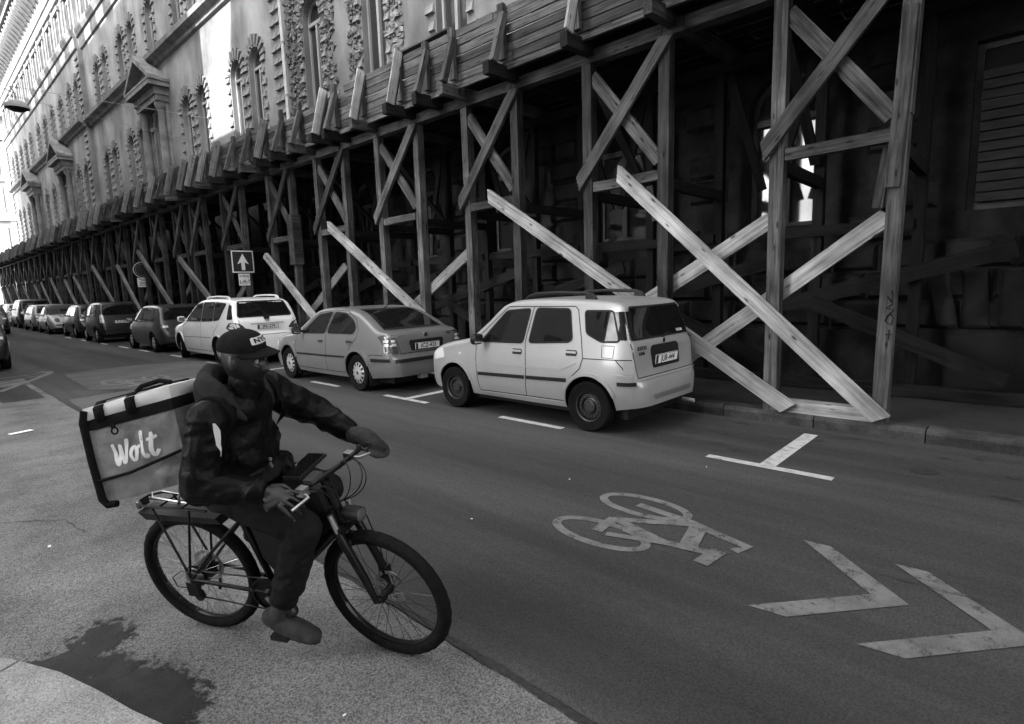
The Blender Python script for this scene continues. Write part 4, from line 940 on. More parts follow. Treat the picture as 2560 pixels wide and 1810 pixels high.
    def mirror(s, x, z, m, sz=(.10, .2, .15)):
        for f_, sg in (('l', 1), ('r', -1)):
            h, n = s.hit(x, z, f_); mb = MB()
            P = []; nx, nz = 8, 6
            for i in range(nz + 1):
                ph = math.pi * i / nz
                for k in range(nx):
                    a = 2 * math.pi * k / nx; q = lambda v: math.copysign(abs(v) ** .6, v)
                    P.append((sz[0] / 2 * q(math.cos(a)) * math.sin(ph) ** .6, sz[1] / 2 * q(math.sin(a)) * math.sin(ph) ** .6 + sg * (sz[1] / 2 + .05), sz[2] / 2 * q(math.cos(ph))))
            mb.add(P, [(i * nx + k, i * nx + (k + 1) % nx, (i + 1) * nx + (k + 1) % nx, (i + 1) * nx + k) for i in range(nz) for k in range(nx)])
            mb.bb((-.02, min(0, sg * .08), -.04), (.02, max(0, sg * .08), .0)); o = mb.build('mirror', m, s.e, 45); o.location = h + Vector((0, 0, .03))
            g = MB(); g.bb((-sz[0] / 2 - .003, sg * (sz[1] / 2 + .05) - sz[1] * .36, -sz[2] * .34), (-sz[0] / 2 + .01, sg * (sz[1] / 2 + .05) + sz[1] * .36, sz[2] * .34)); g.build('mirror_glass', M['chrome'], o)
    def handle(s, x, z, m='black', recess=True):
        for f_ in 'lr':
            o = s.drape('door_handle', [(x - .075, z - .035), (x + .075, z - .035), (x + .085, z), (x + .075, z + .035), (x - .075, z + .035), (x - .085, z)], f_, m if recess else s.pm, .004)
            s.ribbon('grip', [(x - .08, z + .008), (x + .08, z + .008)], .026, f_, s.pm if recess else m, .012, .012, parent=o)
    def rails(s, xa, xb, z, y, m='black', hgt=.05):
        for sg in (1, -1):
            mb = MB(); pts = [(xa, sg * y, z - .05), (xa + .05, sg * y, z + hgt * .6), (xa + .16, sg * y, z + hgt), ((xa + xb) / 2, sg * y, z + hgt + .012), (xb - .2, sg * y, z + hgt), (xb - .07, sg * y, z + hgt * .5), (xb, sg * y, z - .05)]
            mb.tube(pts, .022, 8); mb.prism([(xa - .03, z - .05), (xa + .16, z - .03), (xa + .16, z + hgt), (xa + .06, z + hgt * .9)], sg * y - .022, sg * y + .022, 'y'); mb.build('roof_rail', M[m] if isinstance(m, str) else m, s.e, 50)
    def seams(s, lists, face='lr', wd=.011):
        for pts in lists:
            for f_ in face: s.ribbon('panel_seam', pts, wd, f_, 'rubber', .0022)
    def rear_seams(s, lists, wd=.011):
        for pts in lists: s.ribbon('panel_seam', pts, wd, 'b', 'rubber', .0022)
    def lamp(s, poly, face, m='lampr', sub=None):
        o = s.drape('tail_light' if face in 'bl' or face == 'r' else 'head_light', poly, face, m, .006)
        if sub: 
            for q in sub: s.drape('lens', q, face, 'lampw', .009, parent=o)
        return o
    def underside(s, zb=.16):
        sp = s.sp; x0, x1 = sp['top'][0][0] + .25, sp['top'][-1][0] - .25; mb = MB(); mb.bb((x0, -.6, zb), (x1, .6, zb + .16)); mb.build('underbody', M['ink'], s.e)
        for x in (sp['wheels']['rear'], sp['wheels']['front']):
            mb = MB(); mb.tube([(x, -.6, sp['wheels']['r']), (x, .6, sp['wheels']['r'])], .05, 8); mb.build('axle', M['ink'], s.e)
def roundpoly(poly, r=.03, n=4):
    out = []; N_ = len(poly)
    for i, p in enumerate(poly):
        p = Vector(p); a = Vector(poly[i - 1]); b = Vector(poly[(i + 1) % N_]); da = (a - p); db = (b - p); ra = min(r, da.length * .4, db.length * .4)
        p0 = p + da.normalized() * ra; p1 = p + db.normalized() * ra
        for k in range(n + 1):
            t = k / n; out.append(tuple(p0 * (1 - t) ** 2 + p * 2 * t * (1 - t) + p1 * t * t))
    return out

# ---------------------------------------------------------------- nearest silver five door hatchback
sp = dict(top=[(-1.84, .42), (-1.83, .60), (-1.79, .655), (-1.765, .68), (-1.745, .80), (-1.715, 1.03), (-1.685, 1.09), (-1.60, 1.38), (-1.575, 1.455), (-1.53, 1.495), (-1.40, 1.525), (-1.0, 1.55), (-.45, 1.56), (.0, 1.545), (.22, 1.50), (.50, 1.29), (.80, 1.08), (.90, 1.03), (1.3, .955), (1.65, .86), (1.80, .76), (1.88, .62), (1.92, .42)],
    belt=[(-1.84, .98), (-.9, .98), (.4, .93), (1.92, .78)], bot=[(-1.84, .34), (-1.6, .30), (-1.3, .25), (0, .24), (1.4, .24), (1.75, .27), (1.92, .30)],
    plan=[(-1.84, .54), (-1.80, .65), (-1.70, .738), (-1.5, .785), (-1.3, .798), (-.8, .80), (.8, .80), (1.4, .785), (1.7, .72), (1.85, .60), (1.92, .46)], roof=1.56, rc=.10, tumble=.15,
    wheels=dict(front=1.17, rear=-1.17, track=1.42, r=.298, w=.175, rim=.60, style='steel', gap=.05))
c = Car('hatchback_car', 'silver five door hatchback with black roof rails, nearest parked car', sp, (6.13, 4.99, 0), CP['silver'])
c.both(lambda f_: (c.window(roundpoly([(.62, .985), (.17, 1.40), (-.24, 1.43), (-.15, 1.0)], .05), f_), c.window(roundpoly([(-.25, 1.005), (-.34, 1.435), (-.86, 1.43), (-.93, 1.08), (-.88, 1.04)], .05), f_), c.window(roundpoly([(-1.08, 1.41), (-1.46, 1.41), (-1.57, 1.07), (-1.34, 1.06), (-1.13, 1.15)], .04), f_)))
c.window(roundpoly([(-.56, 1.44), (.56, 1.44), (.64, 1.20), (.66, 1.085), (-.66, 1.085), (-.64, 1.20)], .03), 'b')
for f_ in 'xy': c.drape('corner_glass', [(-.13, 1.088), (.22, 1.085), (.22, 1.40), (-.13, 1.40)], f_, 'glass', .006)
c.drape('windscreen', [(-.62, 1.07), (.62, 1.07), (.54, 1.46), (-.54, 1.46)], 'f', 'glass', .004)
c.seams([[(.72, 1.0), (.70, .66), (.67, .36), (.64, .31), (-.80, .325), (-.86, .40), (-.90, .60), (-1.06, .74), (-1.10, .86), (-1.06, 1.1), (-.98, 1.42), (-.93, 1.46), (.15, 1.455), (.70, 1.02)], [(-.20, .325), (-.22, .70), (-.19, 1.0), (-.29, 1.45)], [(-1.10, .86), (-1.72, .87)], [(-1.53, .87), (-1.62, .78), (-1.66, .70)]])
c.seams([[(-1.36, .885), (-1.5, .885), (-1.51, 1.02), (-1.35, 1.02), (-1.36, .885)]], 'l', .007)
c.both(lambda f_: (c.ribbon('side_strip', [(.66, .545), (-.185, .565)], .045, f_, 'black', .002, .012), c.ribbon('side_strip', [(-.215, .566), (-.86, .585)], .045, f_, 'black', .002, .012), c.ribbon('swage', [(.70, .69), (-.78, .705), (-1.0, .80)], .012, f_, c.pm, .001, .006), c.ribbon('bumper_strip', [(-1.56, .60), (-1.68, .60), (-1.76, .605)], .042, f_, 'black', .003, .012)))
c.arch_lips(.045, .016)
c.both(lambda f_: c.ribbon('bumper_edge', [(-1.53, .70), (-1.64, .685), (-1.72, .68)], .02, f_, c.pm, .0, .010))
c.ribbon('bumper_edge', [(-.70, .648), (.70, .648)], .02, 'b', c.pm, .0, .012)
c.both(lambda f_: c.ribbon('sill_edge', [(.62, .285), (-.78, .295)], .03, f_, c.pm, .0, .010))
c.handle(-.06, .885); c.handle(-.93, .915); c.mirror(.56, 1.0, M['black']); c.rails(-1.16, -.02, 1.54, .55, 'black', .07)
c.rear_seams([[(-.66, .665), (.66, .665)], [(-.66, .67), (-.70, .9), (-.69, 1.05)], [(.66, .67), (.70, .9), (.69, 1.05)]])
for f_ in 'xy': c.drape('tail_light', roundpoly([(-.06, .70), (.05, .70), (.04, .86), (-.05, .86)], .015), f_, 'grey', .005)
c.drape('plate_recess', roundpoly([(-.32, .74), (.32, .74), (.34, .96), (.29, 1.0), (-.29, 1.0), (-.34, .96)], .03), 'b', 'black', .004)
h, n = c.hit(0, .835, 'b'); c.plate('JUR-444', h.x - .016, .83, 'b', R(-6))
c.drape('bumper_grille', roundpoly([(-.42, .40), (.42, .40), (.47, .46), (-.47, .46)], .02), 'b', 'silver_grey_car_paint' if 0 else CP['silver_dk'], .003)
mb = MB(); mb.tube([(-1.69, .02, 1.07), (-1.70, -.05, 1.09), (-1.635, -.42, 1.13)], .011, 6); mb.build('rear_wiper', M['black'], c.e)
h, n = c.hit(.0, 1.035, 'b'); mb = MB(); mb.lathe([(0, -.004), (.03, -.004), (.03, .004)], (h.x - .004, 0, 1.035), 'x', 14); mb.build('badge', M['chrome'], c.e)
h, n = c.hit(.56, 1.0, 'b'); xf(text_mb('SUZUKI', .058, .001, .001), frame((h.x - .012, .52, .985), (0, -1, 0), (.12, 0, 1), (-1, 0, 0))).build('lettering', M['ink'], c.e); xf(text_mb('IGNIS', .05, .001, .001), frame((h.x - .016, .53, .925), (0, -1, 0), (.12, 0, 1), (-1, 0, 0))).build('lettering', M['ink'], c.e)
for i, wd in enumerate((.20,)):
    h, n = c.hit(-.48, 1.13, 'b'); xf(text_mb('SUZUKI', .045, .001, .0006), frame((h.x - .008, -.46, 1.125), (0, -1, 0), (.4, 0, .9), (-.9, 0, .4))).build('window_sticker', M['white'], c.e)
mb = MB(); mb.tube([(-1.75, -.42, .26), (-1.9, -.44, .245)], .025, 8); mb.build('exhaust', M['grey'], c.e)
h, n = c.hit(1.05, .80, 'l'); mb = MB(); mb.bb((-.025, -.004, -.015), (.025, .008, .015)); o = mb.build('side_repeater', M['lampw'], c.e); o.location = h
c.both(lambda f_: c.lamp(roundpoly([(1.38, .72), (1.68, .66), (1.70, .78), (1.45, .86)], .03), f_, 'lampw'))
c.underside()

# ---------------------------------------------------------------- silver saloon (liftback)
sp = dict(top=[(-2.24, .40), (-2.225, .56), (-2.19, .62), (-2.16, .66), (-2.13, .86), (-2.10, .97), (-2.04, 1.02), (-1.82, 1.055), (-1.5, 1.20), (-1.15, 1.345), (-.85, 1.40), (-.4, 1.43), (.0, 1.42), (.25, 1.37), (.60, 1.17), (.95, .985), (1.05, .95), (1.5, .89), (1.9, .79), (2.08, .66), (2.17, .50), (2.2, .38)],
    belt=[(-2.24, .93), (-1.2, .945), (.5, .90), (2.2, .74)], bot=[(-2.24, .30), (-1.9, .27), (-1.4, .22), (0, .20), (1.5, .20), (2.0, .22), (2.2, .26)],
    plan=[(-2.24, .62), (-2.19, .72), (-2.05, .80), (-1.6, .85), (-.8, .865), (.8, .865), (1.5, .845), (1.9, .77), (2.1, .64), (2.2, .50)], roof=1.43, rc=.10, tumble=.20,
    wheels=dict(front=1.255, rear=-1.255, track=1.50, r=.315, w=.19, rim=.60, style='trim', slots=12, gap=.045))
c = Car('saloon_car', 'silver saloon car with sloping rear window and trimmed wheels, second in the row', sp, (6.08, 9.835, 0), CP['silver_dk'])
c.both(lambda f_: (c.window(roundpoly([(.66, .94), (.12, 1.29), (-.34, 1.345), (-.20, .965)], .05), f_), c.window(roundpoly([(-.29, .97), (-.43, 1.345), (-.82, 1.325), (-1.10, 1.21), (-1.22, 1.08), (-1.16, .985)], .07), f_)))
c.drape('rear_window', [(-.60, 1.06), (.60, 1.06), (.50, 1.375), (-.50, 1.375)], 'b', 'glass', .004, 4); c.ribbon('seal', [(-.60, 1.06), (.60, 1.06), (.50, 1.375), (-.50, 1.375)], .025, 'b', 'rubber', .006, closed=True)
c.drape('windscreen', [(-.66, 1.0), (.66, 1.0), (.55, 1.36), (-.55, 1.36)], 'f', 'glass', .004)
c.seams([[(.86, .93), (.93, .72), (.90, .34), (.86, .28), (-.86, .29), (-.92, .40), (-.95, .58), (-1.10, .78), (-1.27, .92), (-1.30, 1.05), (-1.18, 1.22), (-.86, 1.365), (-.40, 1.385), (.14, 1.325), (.70, .96)], [(-.25, .285), (-.26, .70), (-.245, .965), (-.385, 1.36)], [(-1.62, .63), (-1.72, .655), (-2.0, .655)]])
c.both(lambda f_: (c.ribbon('side_strip', [(.86, .545), (-.24, .56)], .03, f_, 'black', .002, .010), c.ribbon('side_strip', [(-.26, .56), (-.91, .575)], .03, f_, 'black', .002, .010), c.ribbon('bumper_strip', [(-1.70, .565), (-2.0, .57), (-2.13, .575)], .055, f_, 'black', .003, .012)))
c.ribbon('bumper_strip', [(-.70, .555), (.70, .555)], .055, 'b', 'black', .003, .012)
c.arch_lips(.05, .02); c.handle(-.08, .81, 'black', False); c.handle(-1.06, .835, 'black', False); c.mirror(.62, .97, M['black'])
for sg in (-1, 1):
    c.lamp(roundpoly([(sg * .80, .69), (sg * .60, .68), (sg * .645, .96), (sg * .70, 1.0), (sg * .79, .97)], .03), 'b', 'lampr', [[(sg * .775, .80), (sg * .625, .80), (sg * .635, .845), (sg * .77, .845)], [(sg * .77, .865), (sg * .638, .865), (sg * .645, .905), (sg * .765, .905)]])
c.both(lambda f_: c.lamp(roundpoly([(-2.06, .70), (-2.12, .70), (-2.11, .96), (-1.98, .98)], .02), f_, 'lampr', [[(-2.04, .80), (-2.11, .80), (-2.11, .845), (-2.03, .845)], [(-2.02, .865), (-2.10, .865), (-2.10, .905), (-2.01, .905)]]))
c.rear_seams([[(-.56, .67), (.56, .67), (.63, .97)], [(-.56, .67), (-.63, .97)]])
c.drape('plate_recess', roundpoly([(-.34, .70), (.34, .70), (.37, .85), (.34, .875), (-.34, .875), (-.37, .85)], .02), 'b', 'black', .004)
h, n = c.hit(0, .77, 'b'); c.plate('JCZ-433', h.x - .02, .765, 'b', R(-5))
h, n = c.hit(0, .945, 'b'); mb = MB(); mb.lathe([(0, -.006), (.04, -.006), (.042, .004)], (h.x - .006, 0, .945), 'x', 18); b_ = mb.build('badge', M['chrome'], c.e); mb = MB(); mb.lathe([(0, -.008), (.028, -.008), (.028, -.006)], (h.x - .006, 0, .945), 'x', 16); mb.build('badge_centre', M['signblue'], b_)
h, n = c.hit(-.5, .93, 'b'); xf(text_mb('TDI', .06, .001, .0015), frame((h.x - .010, -.5, .935), (0, -1, 0), (.12, 0, 1), (-1, 0, 0))).build('lettering', M['chrome'], c.e)
mb = MB(); mb.tube([(-.95, 0, 1.39), (-1.02, 0, 1.43), (-1.18, 0, 1.56)], [.016, .008, .004], 6); mb.build('aerial', M['black'], c.e)
mb = MB(); mb.tube([(-2.0, -.02, .28), (-2.28, -.02, .28), (-2.33, -.02, .33), (-2.33, -.02, .39)], .022, 8); mb.lathe([(0, .43), (.02, .425), (.028, .40), (.02, .375), (0, .37)], (-2.33, -.02, 0), 'z', 12); mb.bb((-2.2, .06, .22), (-2.12, .22, .32)); mb.build('tow_bar', M['grey'], c.e, 50)
for sg in (-1, 1):
    mb = MB(); mb.bb((-1.63, sg * .75 - .09, .13), (-1.615, sg * .75 + .09, .36)); mb.build('mud_flap', M['black'], c.e); mb = MB(); mb.bb((.88, sg * .75 - .09, .13), (.895, sg * .75 + .09, .34)); mb.build('mud_flap', M['black'], c.e)
h, n = c.hit(1.0, .74, 'l'); mb = MB(); mb.bb((-.02, -.004, -.014), (.02, .008, .014)); o = mb.build('side_repeater', M['lampw'], c.e); o.location = h
c.both(lambda f_: c.lamp(roundpoly([(1.72, .62), (2.02, .58), (2.0, .72), (1.76, .80)], .03), f_, 'lampw'))
c.underside()

# ---------------------------------------------------------------- white estate car
sp = dict(top=[(-2.44, .40), (-2.43, .62), (-2.40, .74), (-2.36, .80), (-2.33, 1.05), (-2.28, 1.13), (-2.12, 1.42), (-2.05, 1.53), (-1.9, 1.585), (-1.3, 1.625), (-.6, 1.63), (-.1, 1.60), (.15, 1.54), (.6, 1.28), (1.05, 1.06), (1.2, 1.01), (1.6, .95), (2.0, .85), (2.2, .70), (2.3, .52), (2.33, .36)],
    belt=[(-2.44, 1.06), (-1.2, 1.05), (.5, 1.0), (2.33, .80)], bot=[(-2.44, .33), (-2.1, .27), (-1.6, .22), (0, .21), (1.6, .21), (2.1, .22), (2.33, .28)],
    plan=[(-2.44, .62), (-2.40, .73), (-2.25, .81), (-1.8, .86), (-.8, .88), (.8, .88), (1.5, .87), (2.0, .80), (2.2, .66), (2.33, .48)], roof=1.63, rc=.12, tumble=.19,
    wheels=dict(front=1.37, rear=-1.37, track=1.52, r=.325, w=.20, rim=.6, style='trim', slots=7, gap=.05, steer=-14))
c = Car('estate_car', 'white estate car with roof rails parked behind the courier cap', sp, (6.09, 16.23, 0), CP['white'])
c.both(lambda f_: (c.window(roundpoly([(.80, 1.04), (.10, 1.47), (-.30, 1.52), (-.32, 1.06)], .05), f_, .03), c.window(roundpoly([(-.38, 1.06), (-.36, 1.525), (-1.10, 1.525), (-1.13, 1.08)], .03), f_, .03), c.window(roundpoly([(-1.18, 1.08), (-1.15, 1.525), (-1.78, 1.49), (-1.52, 1.12)], .05), f_, .03), c.window(roundpoly([(-1.95, 1.47), (-2.06, 1.44), (-2.20, 1.14), (-1.96, 1.13)], .04), f_, .03)))
c.window(roundpoly([(-.66, 1.17), (.66, 1.17), (.56, 1.53), (-.56, 1.53)], .05), 'b', .03)
c.drape('windscreen', [(-.68, 1.08), (.68, 1.08), (.55, 1.55), (-.55, 1.55)], 'f', 'glass', .004)
c.seams([[(.98, 1.0), (.96, .60), (.90, .30), (-.96, .31), (-1.02, .55), (-1.22, .80), (-1.5, 1.0)], [(-.30, .305), (-.32, 1.04)], [(.95, .62), (-1.02, .66)]])
c.handle(-.18, .93, CP['white'], False); c.handle(-1.12, .95, CP['white'], False); c.mirror(.72, 1.07, CP['white']); c.rails(-1.75, -.2, 1.60, .60, CP['white'], .06); c.arch_lips(.04, .014)
for sg in (-1, 1): c.lamp(roundpoly([(sg * .84, .90), (sg * .80, .82), (sg * .50, .86), (sg * .62, 1.0), (sg * .80, 1.06)], .04), 'b', 'lampr', [roundpoly([(sg * .81, .95), (sg * .66, .93), (sg * .70, 1.01), (sg * .80, 1.03)], .02)])
c.drape('plate_recess', roundpoly([(-.36, .84), (.36, .84), (.40, 1.0), (-.40, 1.0)], .03), 'b', CP['white'], .004)
h, n = c.hit(0, .92, 'b'); c.plate('JFK-279', h.x - .016, .92, 'b', R(-5)); c.ribbon('plate_garnish', [(-.40, 1.0), (.40, 1.0)], .02, 'b', 'grey', .004, .01)
h, n = c.hit(0, 1.075, 'b')
mb = MB()
for a, b, z in ((.055, .038, 0), (.022, .036, 0), (.040, .014, .016)):
    P = [(h.x - .010, a * math.cos(t), 1.075 + z + b * math.sin(t)) for t in np.linspace(0, 6.283, 25)]; mb.tube(P, .006, 6)
mb.build('badge', M['chrome'], c.e)
h, n = c.hit(-.62, .80, 'b'); xf(text_mb('D-4D', .07, .001, .0015), frame((h.x - .012, -.60, .79), (0, -1, 0), (.1, 0, 1), (-1, 0, 0))).build('lettering', M['grey'], c.e)
c.rear_seams([[(-.72, .73), (.72, .73)], [(-.70, .73), (-.66, 1.1)], [(.70, .73), (.66, 1.1)]])
mb = MB(); mb.tube([(-2.31, 0, 1.13), (-2.25, -.05, 1.2), (-2.22, -.4, 1.21)], .012, 6); mb.bb((-2.34, -.06, 1.10), (-2.27, .06, 1.17)); mb.build('rear_wiper', M['black'], c.e)
c.both(lambda f_: c.lamp(roundpoly([(1.75, .66), (2.10, .60), (2.08, .78), (1.8, .86)], .03), f_, 'lampw')); c.underside()

# ---------------------------------------------------------------- generic builder for the smaller far cars
def far_car(name, label, pos, pm, L_, H_, W_, wb, kind, plate=None, rz=math.pi / 2, group='cars parked along the kerb', mirror=None, m_rail=False, soft=False):
    f0 = L_ * .5; r0 = -L_ * .5; b = .62 * H_ if kind != 'beetle' else .60 * H_
    if kind == 'hatch': T = [(r0, .40), (r0 + .02, .60), (r0 + .07, .70), (r0 + .12, b - .08), (r0 + .2, b + .06), (r0 + .42, H_ * .90), (r0 + .6, H_ * .97), (r0 + 1.2, H_), (r0 + L_ * .5, H_ * .99), (r0 + L_ * .57, H_ * .94), (r0 + L_ * .73, b + .08), (r0 + L_ * .77, b + .03), (f0 - .4, b - .08), (f0 - .12, b - .25), (f0, .38)]
    elif kind == 'micro': T = [(r0, .42), (r0 + .02, .75), (r0 + .05, .90), (r0 + .10, b + .10), (r0 + .25, H_ * .93), (r0 + .4, H_ * .98), (r0 + 1.0, H_), (r0 + L_ * .58, H_ * .985), (r0 + L_ * .66, H_ * .93), (r0 + L_ * .84, b + .1), (r0 + L_ * .88, b + .03), (f0 - .15, b - .15), (f0 - .04, b - .35), (f0, .38)]
    elif kind == 'beetle': T = [(r0, .36), (r0 + .03, .55), (r0 + .25, .78), (r0 + .6, b + .06), (r0 + .85, b + .12), (r0 + 1.05, H_ * .86), (r0 + 1.35, H_ * .97), (r0 + 1.8, H_), (r0 + 2.2, H_ * .97), (r0 + 2.4, H_ * .92), (r0 + 2.85, b + .1), (r0 + 3.0, b + .05), (f0 - .5, b - .1), (f0 - .2, .65), (f0, .36)]
    else: T = [(r0, .5), (r0 + .02, .80), (r0 + .05, b), (r0 + .08, b + .12), (r0 + .25, H_ * .95), (r0 + .4, H_ * .985), (r0 + 1.5, H_), (r0 + L_ * .56, H_ * .985), (r0 + L_ * .61, H_ * .94), (r0 + L_ * .74, b + .08), (r0 + L_ * .77, b + .03), (f0 - .3, b - .1), (f0 - .08, b - .3), (f0, .45)]
    hw = W_ / 2
    sp = dict(top=T, belt=[(r0, b), (0, b), (f0, b - .16)], bot=[(r0, .32), (r0 + .5, .24), (0, .22), (f0 - .5, .22), (f0, .28)], plan=[(r0, hw * .70), (r0 + .06, hw * .84), (r0 + .25, hw * .94), (r0 + .8, hw), (.6, hw), (f0 - .7, hw * .97), (f0 - .25, hw * .84), (f0, hw * .55)], roof=H_, rc=.11, tumble=.19, nst=48,
        wheels=dict(front=wb / 2 + .03, rear=-wb / 2 + .03, track=W_ - .2, r=.30 if kind != 'box' else .34, w=.18, rim=.62, style='trim' if kind != 'box' else 'steel', slots=8, gap=.05))
    c = Car(name, label, sp, pos, pm, group, rz)
    zt = H_ * .935; wm = r0 + L_ * .73
    if kind == 'beetle':
        c.both(lambda f_: c.window(roundpoly([(r0 + 2.72, b + .03), (r0 + 2.25, zt - .04), (r0 + 1.75, zt), (r0 + 1.7, b + .03)], .04), f_))
        c.window(roundpoly([(-.25, b + .20), (.25, b + .20), (.22, b + .34), (-.22, b + .34)], .05), 'b', .015)
        tp = [(-.52, b + .12), (.52, b + .12), (.46, H_ * .95), (-.46, H_ * .95)]
    else:
        xr = r0 + (.62 if kind == 'hatch' else .42); mid = (xr + wm) / 2
        c.both(lambda f_: (c.window(roundpoly([(wm - .02, b + .03), (r0 + L_ * .585, zt - .03), (mid + .12, zt), (mid + .06, b + .03)], .04), f_), c.window(roundpoly([(mid, b + .03), (mid + .06, zt), (xr + .12, zt - .01), (xr - .02, b + .06)], .05), f_)))
        c.window(roundpoly([(-hw * .74, b + .09), (hw * .74, b + .09), (hw * .64, zt), (-hw * .64, zt)], .05), 'b', .025)
    c.drape('windscreen', [(-hw * .74, b + .1), (hw * .74, b + .1), (hw * .62, zt), (-hw * .62, zt)], 'f', 'glass', .004)
    c.seams([[(wm, b), (wm - .05, .34), (r0 + L_ * .36, .34), (r0 + L_ * .34, b)]], 'l'); c.handle(r0 + L_ * .40, b - .12, pm, False); c.mirror(wm - .14, b + .05, mirror or pm, (.09, .17, .13)); c.arch_lips(.04, .012)
    for sg in (-1, 1):
        if kind == 'beetle':
            P = [(sg * hw * .60 + .11 * math.cos(t), .70 + .10 * math.sin(t)) for t in np.linspace(0, 6.283, 17)[:-1]]; c.lamp(P, 'b')
        elif kind == 'micro': c.lamp(roundpoly([(sg * hw * .86, .78), (sg * hw * .70, .78), (sg * hw * .72, 1.10), (sg * hw * .84, 1.10)], .03), 'b', 'lampw', None)
        else: c.lamp(roundpoly([(sg * hw * .90, b - .22), (sg * hw * .60, b - .20), (sg * hw * .64, b - .02), (sg * hw * .86, b + .02)], .03), 'b', 'lampr', [[(sg * hw * .84, b - .14), (sg * hw * .66, b - .13), (sg * hw * .67, b - .07), (sg * hw * .83, b - .07)]])
    c.both(lambda f_: c.lamp(roundpoly([(f0 - .5, b - .3), (f0 - .22, b - .36), (f0 - .24, b - .22), (f0 - .46, b - .16)], .03), f_, 'lampw'))
    pz = b - .17 if kind != 'beetle' else .52
    h, n = c.hit(0, pz, 'b')
    if plate: c.plate(plate, h.x - .018, pz, 'b', R(-5))
    c.rear_seams([[(-hw * .62, .60), (hw * .62, .60)]]); c.ribbon('bumper_strip', [(-hw * .7, .46), (hw * .7, .46)], .05, 'b', 'black', .003, .01)
    if m_rail: c.rails(r0 + .7, r0 + L_ * .55, H_ * .985, hw * .66, 'black')
    c.underside(); return c
far_car('hatchback_car', 'dark grey hatchback parked ahead of the white estate car', (6.05, 21.3, 0), CP['dark2'], 3.95, 1.46, 1.70, 2.45, 'hatch')
far_car('microcar', 'small upright black city car with a pale number plate', (5.80, 27.55, 0), CP['black'], 2.75, 1.56, 1.56, 1.87, 'micro', 'RLZ-394')
far_car('hatchback_car', 'dark hatchback just ahead of the small black city car', (5.98, 32.5, 0), CP['dark'], 3.9, 1.46, 1.68, 2.4, 'hatch', None)
far_car('convertible_car', 'silver rounded convertible with dark cloth roof far up the row', (5.75, 37.6, 0), CP['silver'], 4.05, 1.46, 1.72, 2.5, 'beetle')
for o in list(bpy.data.objects):      # the cloth roof of the convertible is dark
    if o.name.startswith('convertible_car'): cv = o
bm_ = [o for o in cv.children if o.name.startswith('body')][0]; bm_.data.materials.append(M['black']); k_ = len(bm_.data.materials) - 1
for p in bm_.data.polygons:
    if p.center.z > .60 * 1.46 + .09 and p.center.x < .65: p.material_index = k_
far_car('hatchback_car', 'silver hatchback ahead of the rounded convertible', (5.75, 42.6, 0), CP['silver'], 4.2, 1.46, 1.72, 2.55, 'hatch')
far_car('off_road_car', 'tall dark off road car near the far end of the row', (5.8, 48.2, 0), CP['dark'], 4.3, 1.78, 1.78, 2.6, 'box')
far_car('hatchback_car', 'white hatchback at the far end of the parked row', (5.7, 53.6, 0), CP['white'], 4.2, 1.5, 1.74, 2.55, 'hatch')
far_car('estate_car', 'pale grey car last but one of the parked row', (5.7, 59.0, 0), CP['silver'], 4.3, 1.5, 1.74, 2.6, 'hatch')
far_car('hatchback_car', 'dark hatchback cut by the left edge, tail light showing', (.92, 20.75, 0), CP['dark'], 4.1, 1.50, 1.74, 2.55, 'hatch', group='cars on the left side of the street')
far_car('hatchback_car', 'dark car beyond the one cut by the left edge', (2.95, 41.2, 0), CP['dark2'], 4.2, 1.50, 1.76, 2.55, 'hatch', group='cars on the left side of the street')
# ================================================================ BICYCLE AND COURIER
from mathutils import noise
BH, BL = R(-61.6), R(10.5)
bu = Vector((math.cos(BH), math.sin(BH), 0)); bv = Vector((math.sin(BH), -math.cos(BH), 0))
bup = Vector((0, 0, 1)) * math.cos(BL) + bv * math.sin(BL); blf = bup.cross(bu).normalized()
BM = frame((.955, 3.11, -.010), bu, blf, bup)          # local x forward, y left, z up along the leaning bicycle
def root(name, label, cat):
    o = bpy.data.objects.new(name, None); link(o); o.matrix_world = BM; o.empty_display_size = .2; return tag(o, label, cat)
MM = dict(
    alloy=mat('brushed_alloy', .45, None, .3, metal=.9), frame=mat('bicycle_frame_paint', .004, .007, .4, 9, coat=.25), tyre=mat('bicycle_tyre', .005, .010, .85, 30, bump=.3, bscale=90, spec=.1),
    jacket=mat('dark_rain_jacket', .003, .006, .42, 12, detail=4, bump=.35, bscale=30, spec=.09), hood=mat('jacket_hood', .016, .028, .75, 12, bump=.2, bscale=60, spec=.05), trousers=mat('dark_grey_trousers', .010, .017, .9, 40, bump=.15, bscale=200, spec=.05), skin=mat('dark_skin', .008, .015, .42, 8, spec=.5), cap=mat('cap_cloth', .008, .014, .85, 50, bump=.2, bscale=260, spec=.05),
    shoe=mat('grey_shoe', .028, .045, .75, 20, bump=.1, bscale=120, spec=.1), nylon=mat('delivery_bag_nylon', .11, .20, .45, 5, detail=4, bump=.7, bscale=11), bagtop=mat('pale_bag_lid', .45, .6, .5, 6, bump=.1, bscale=20), strap=mat('black_webbing', .005, .009, .8, 60, spec=.06), print_=mat('pale_print', .55, .65, .6, 20), nail=mat('finger_nail', .30, None, .35), reflect=mat('reflective_tape', .6, None, .5),
    mitt=mat('quilted_mitt', .022, .038, .7, 15, bump=.2, bscale=60), eye=mat('eye', .5, None, .2))
bk = root('delivery_bicycle', 'black electric bicycle with rear rack ridden by the courier in front', 'bicycle')
RW = .345; HUB0 = (0, 0, RW); WB = 1.042
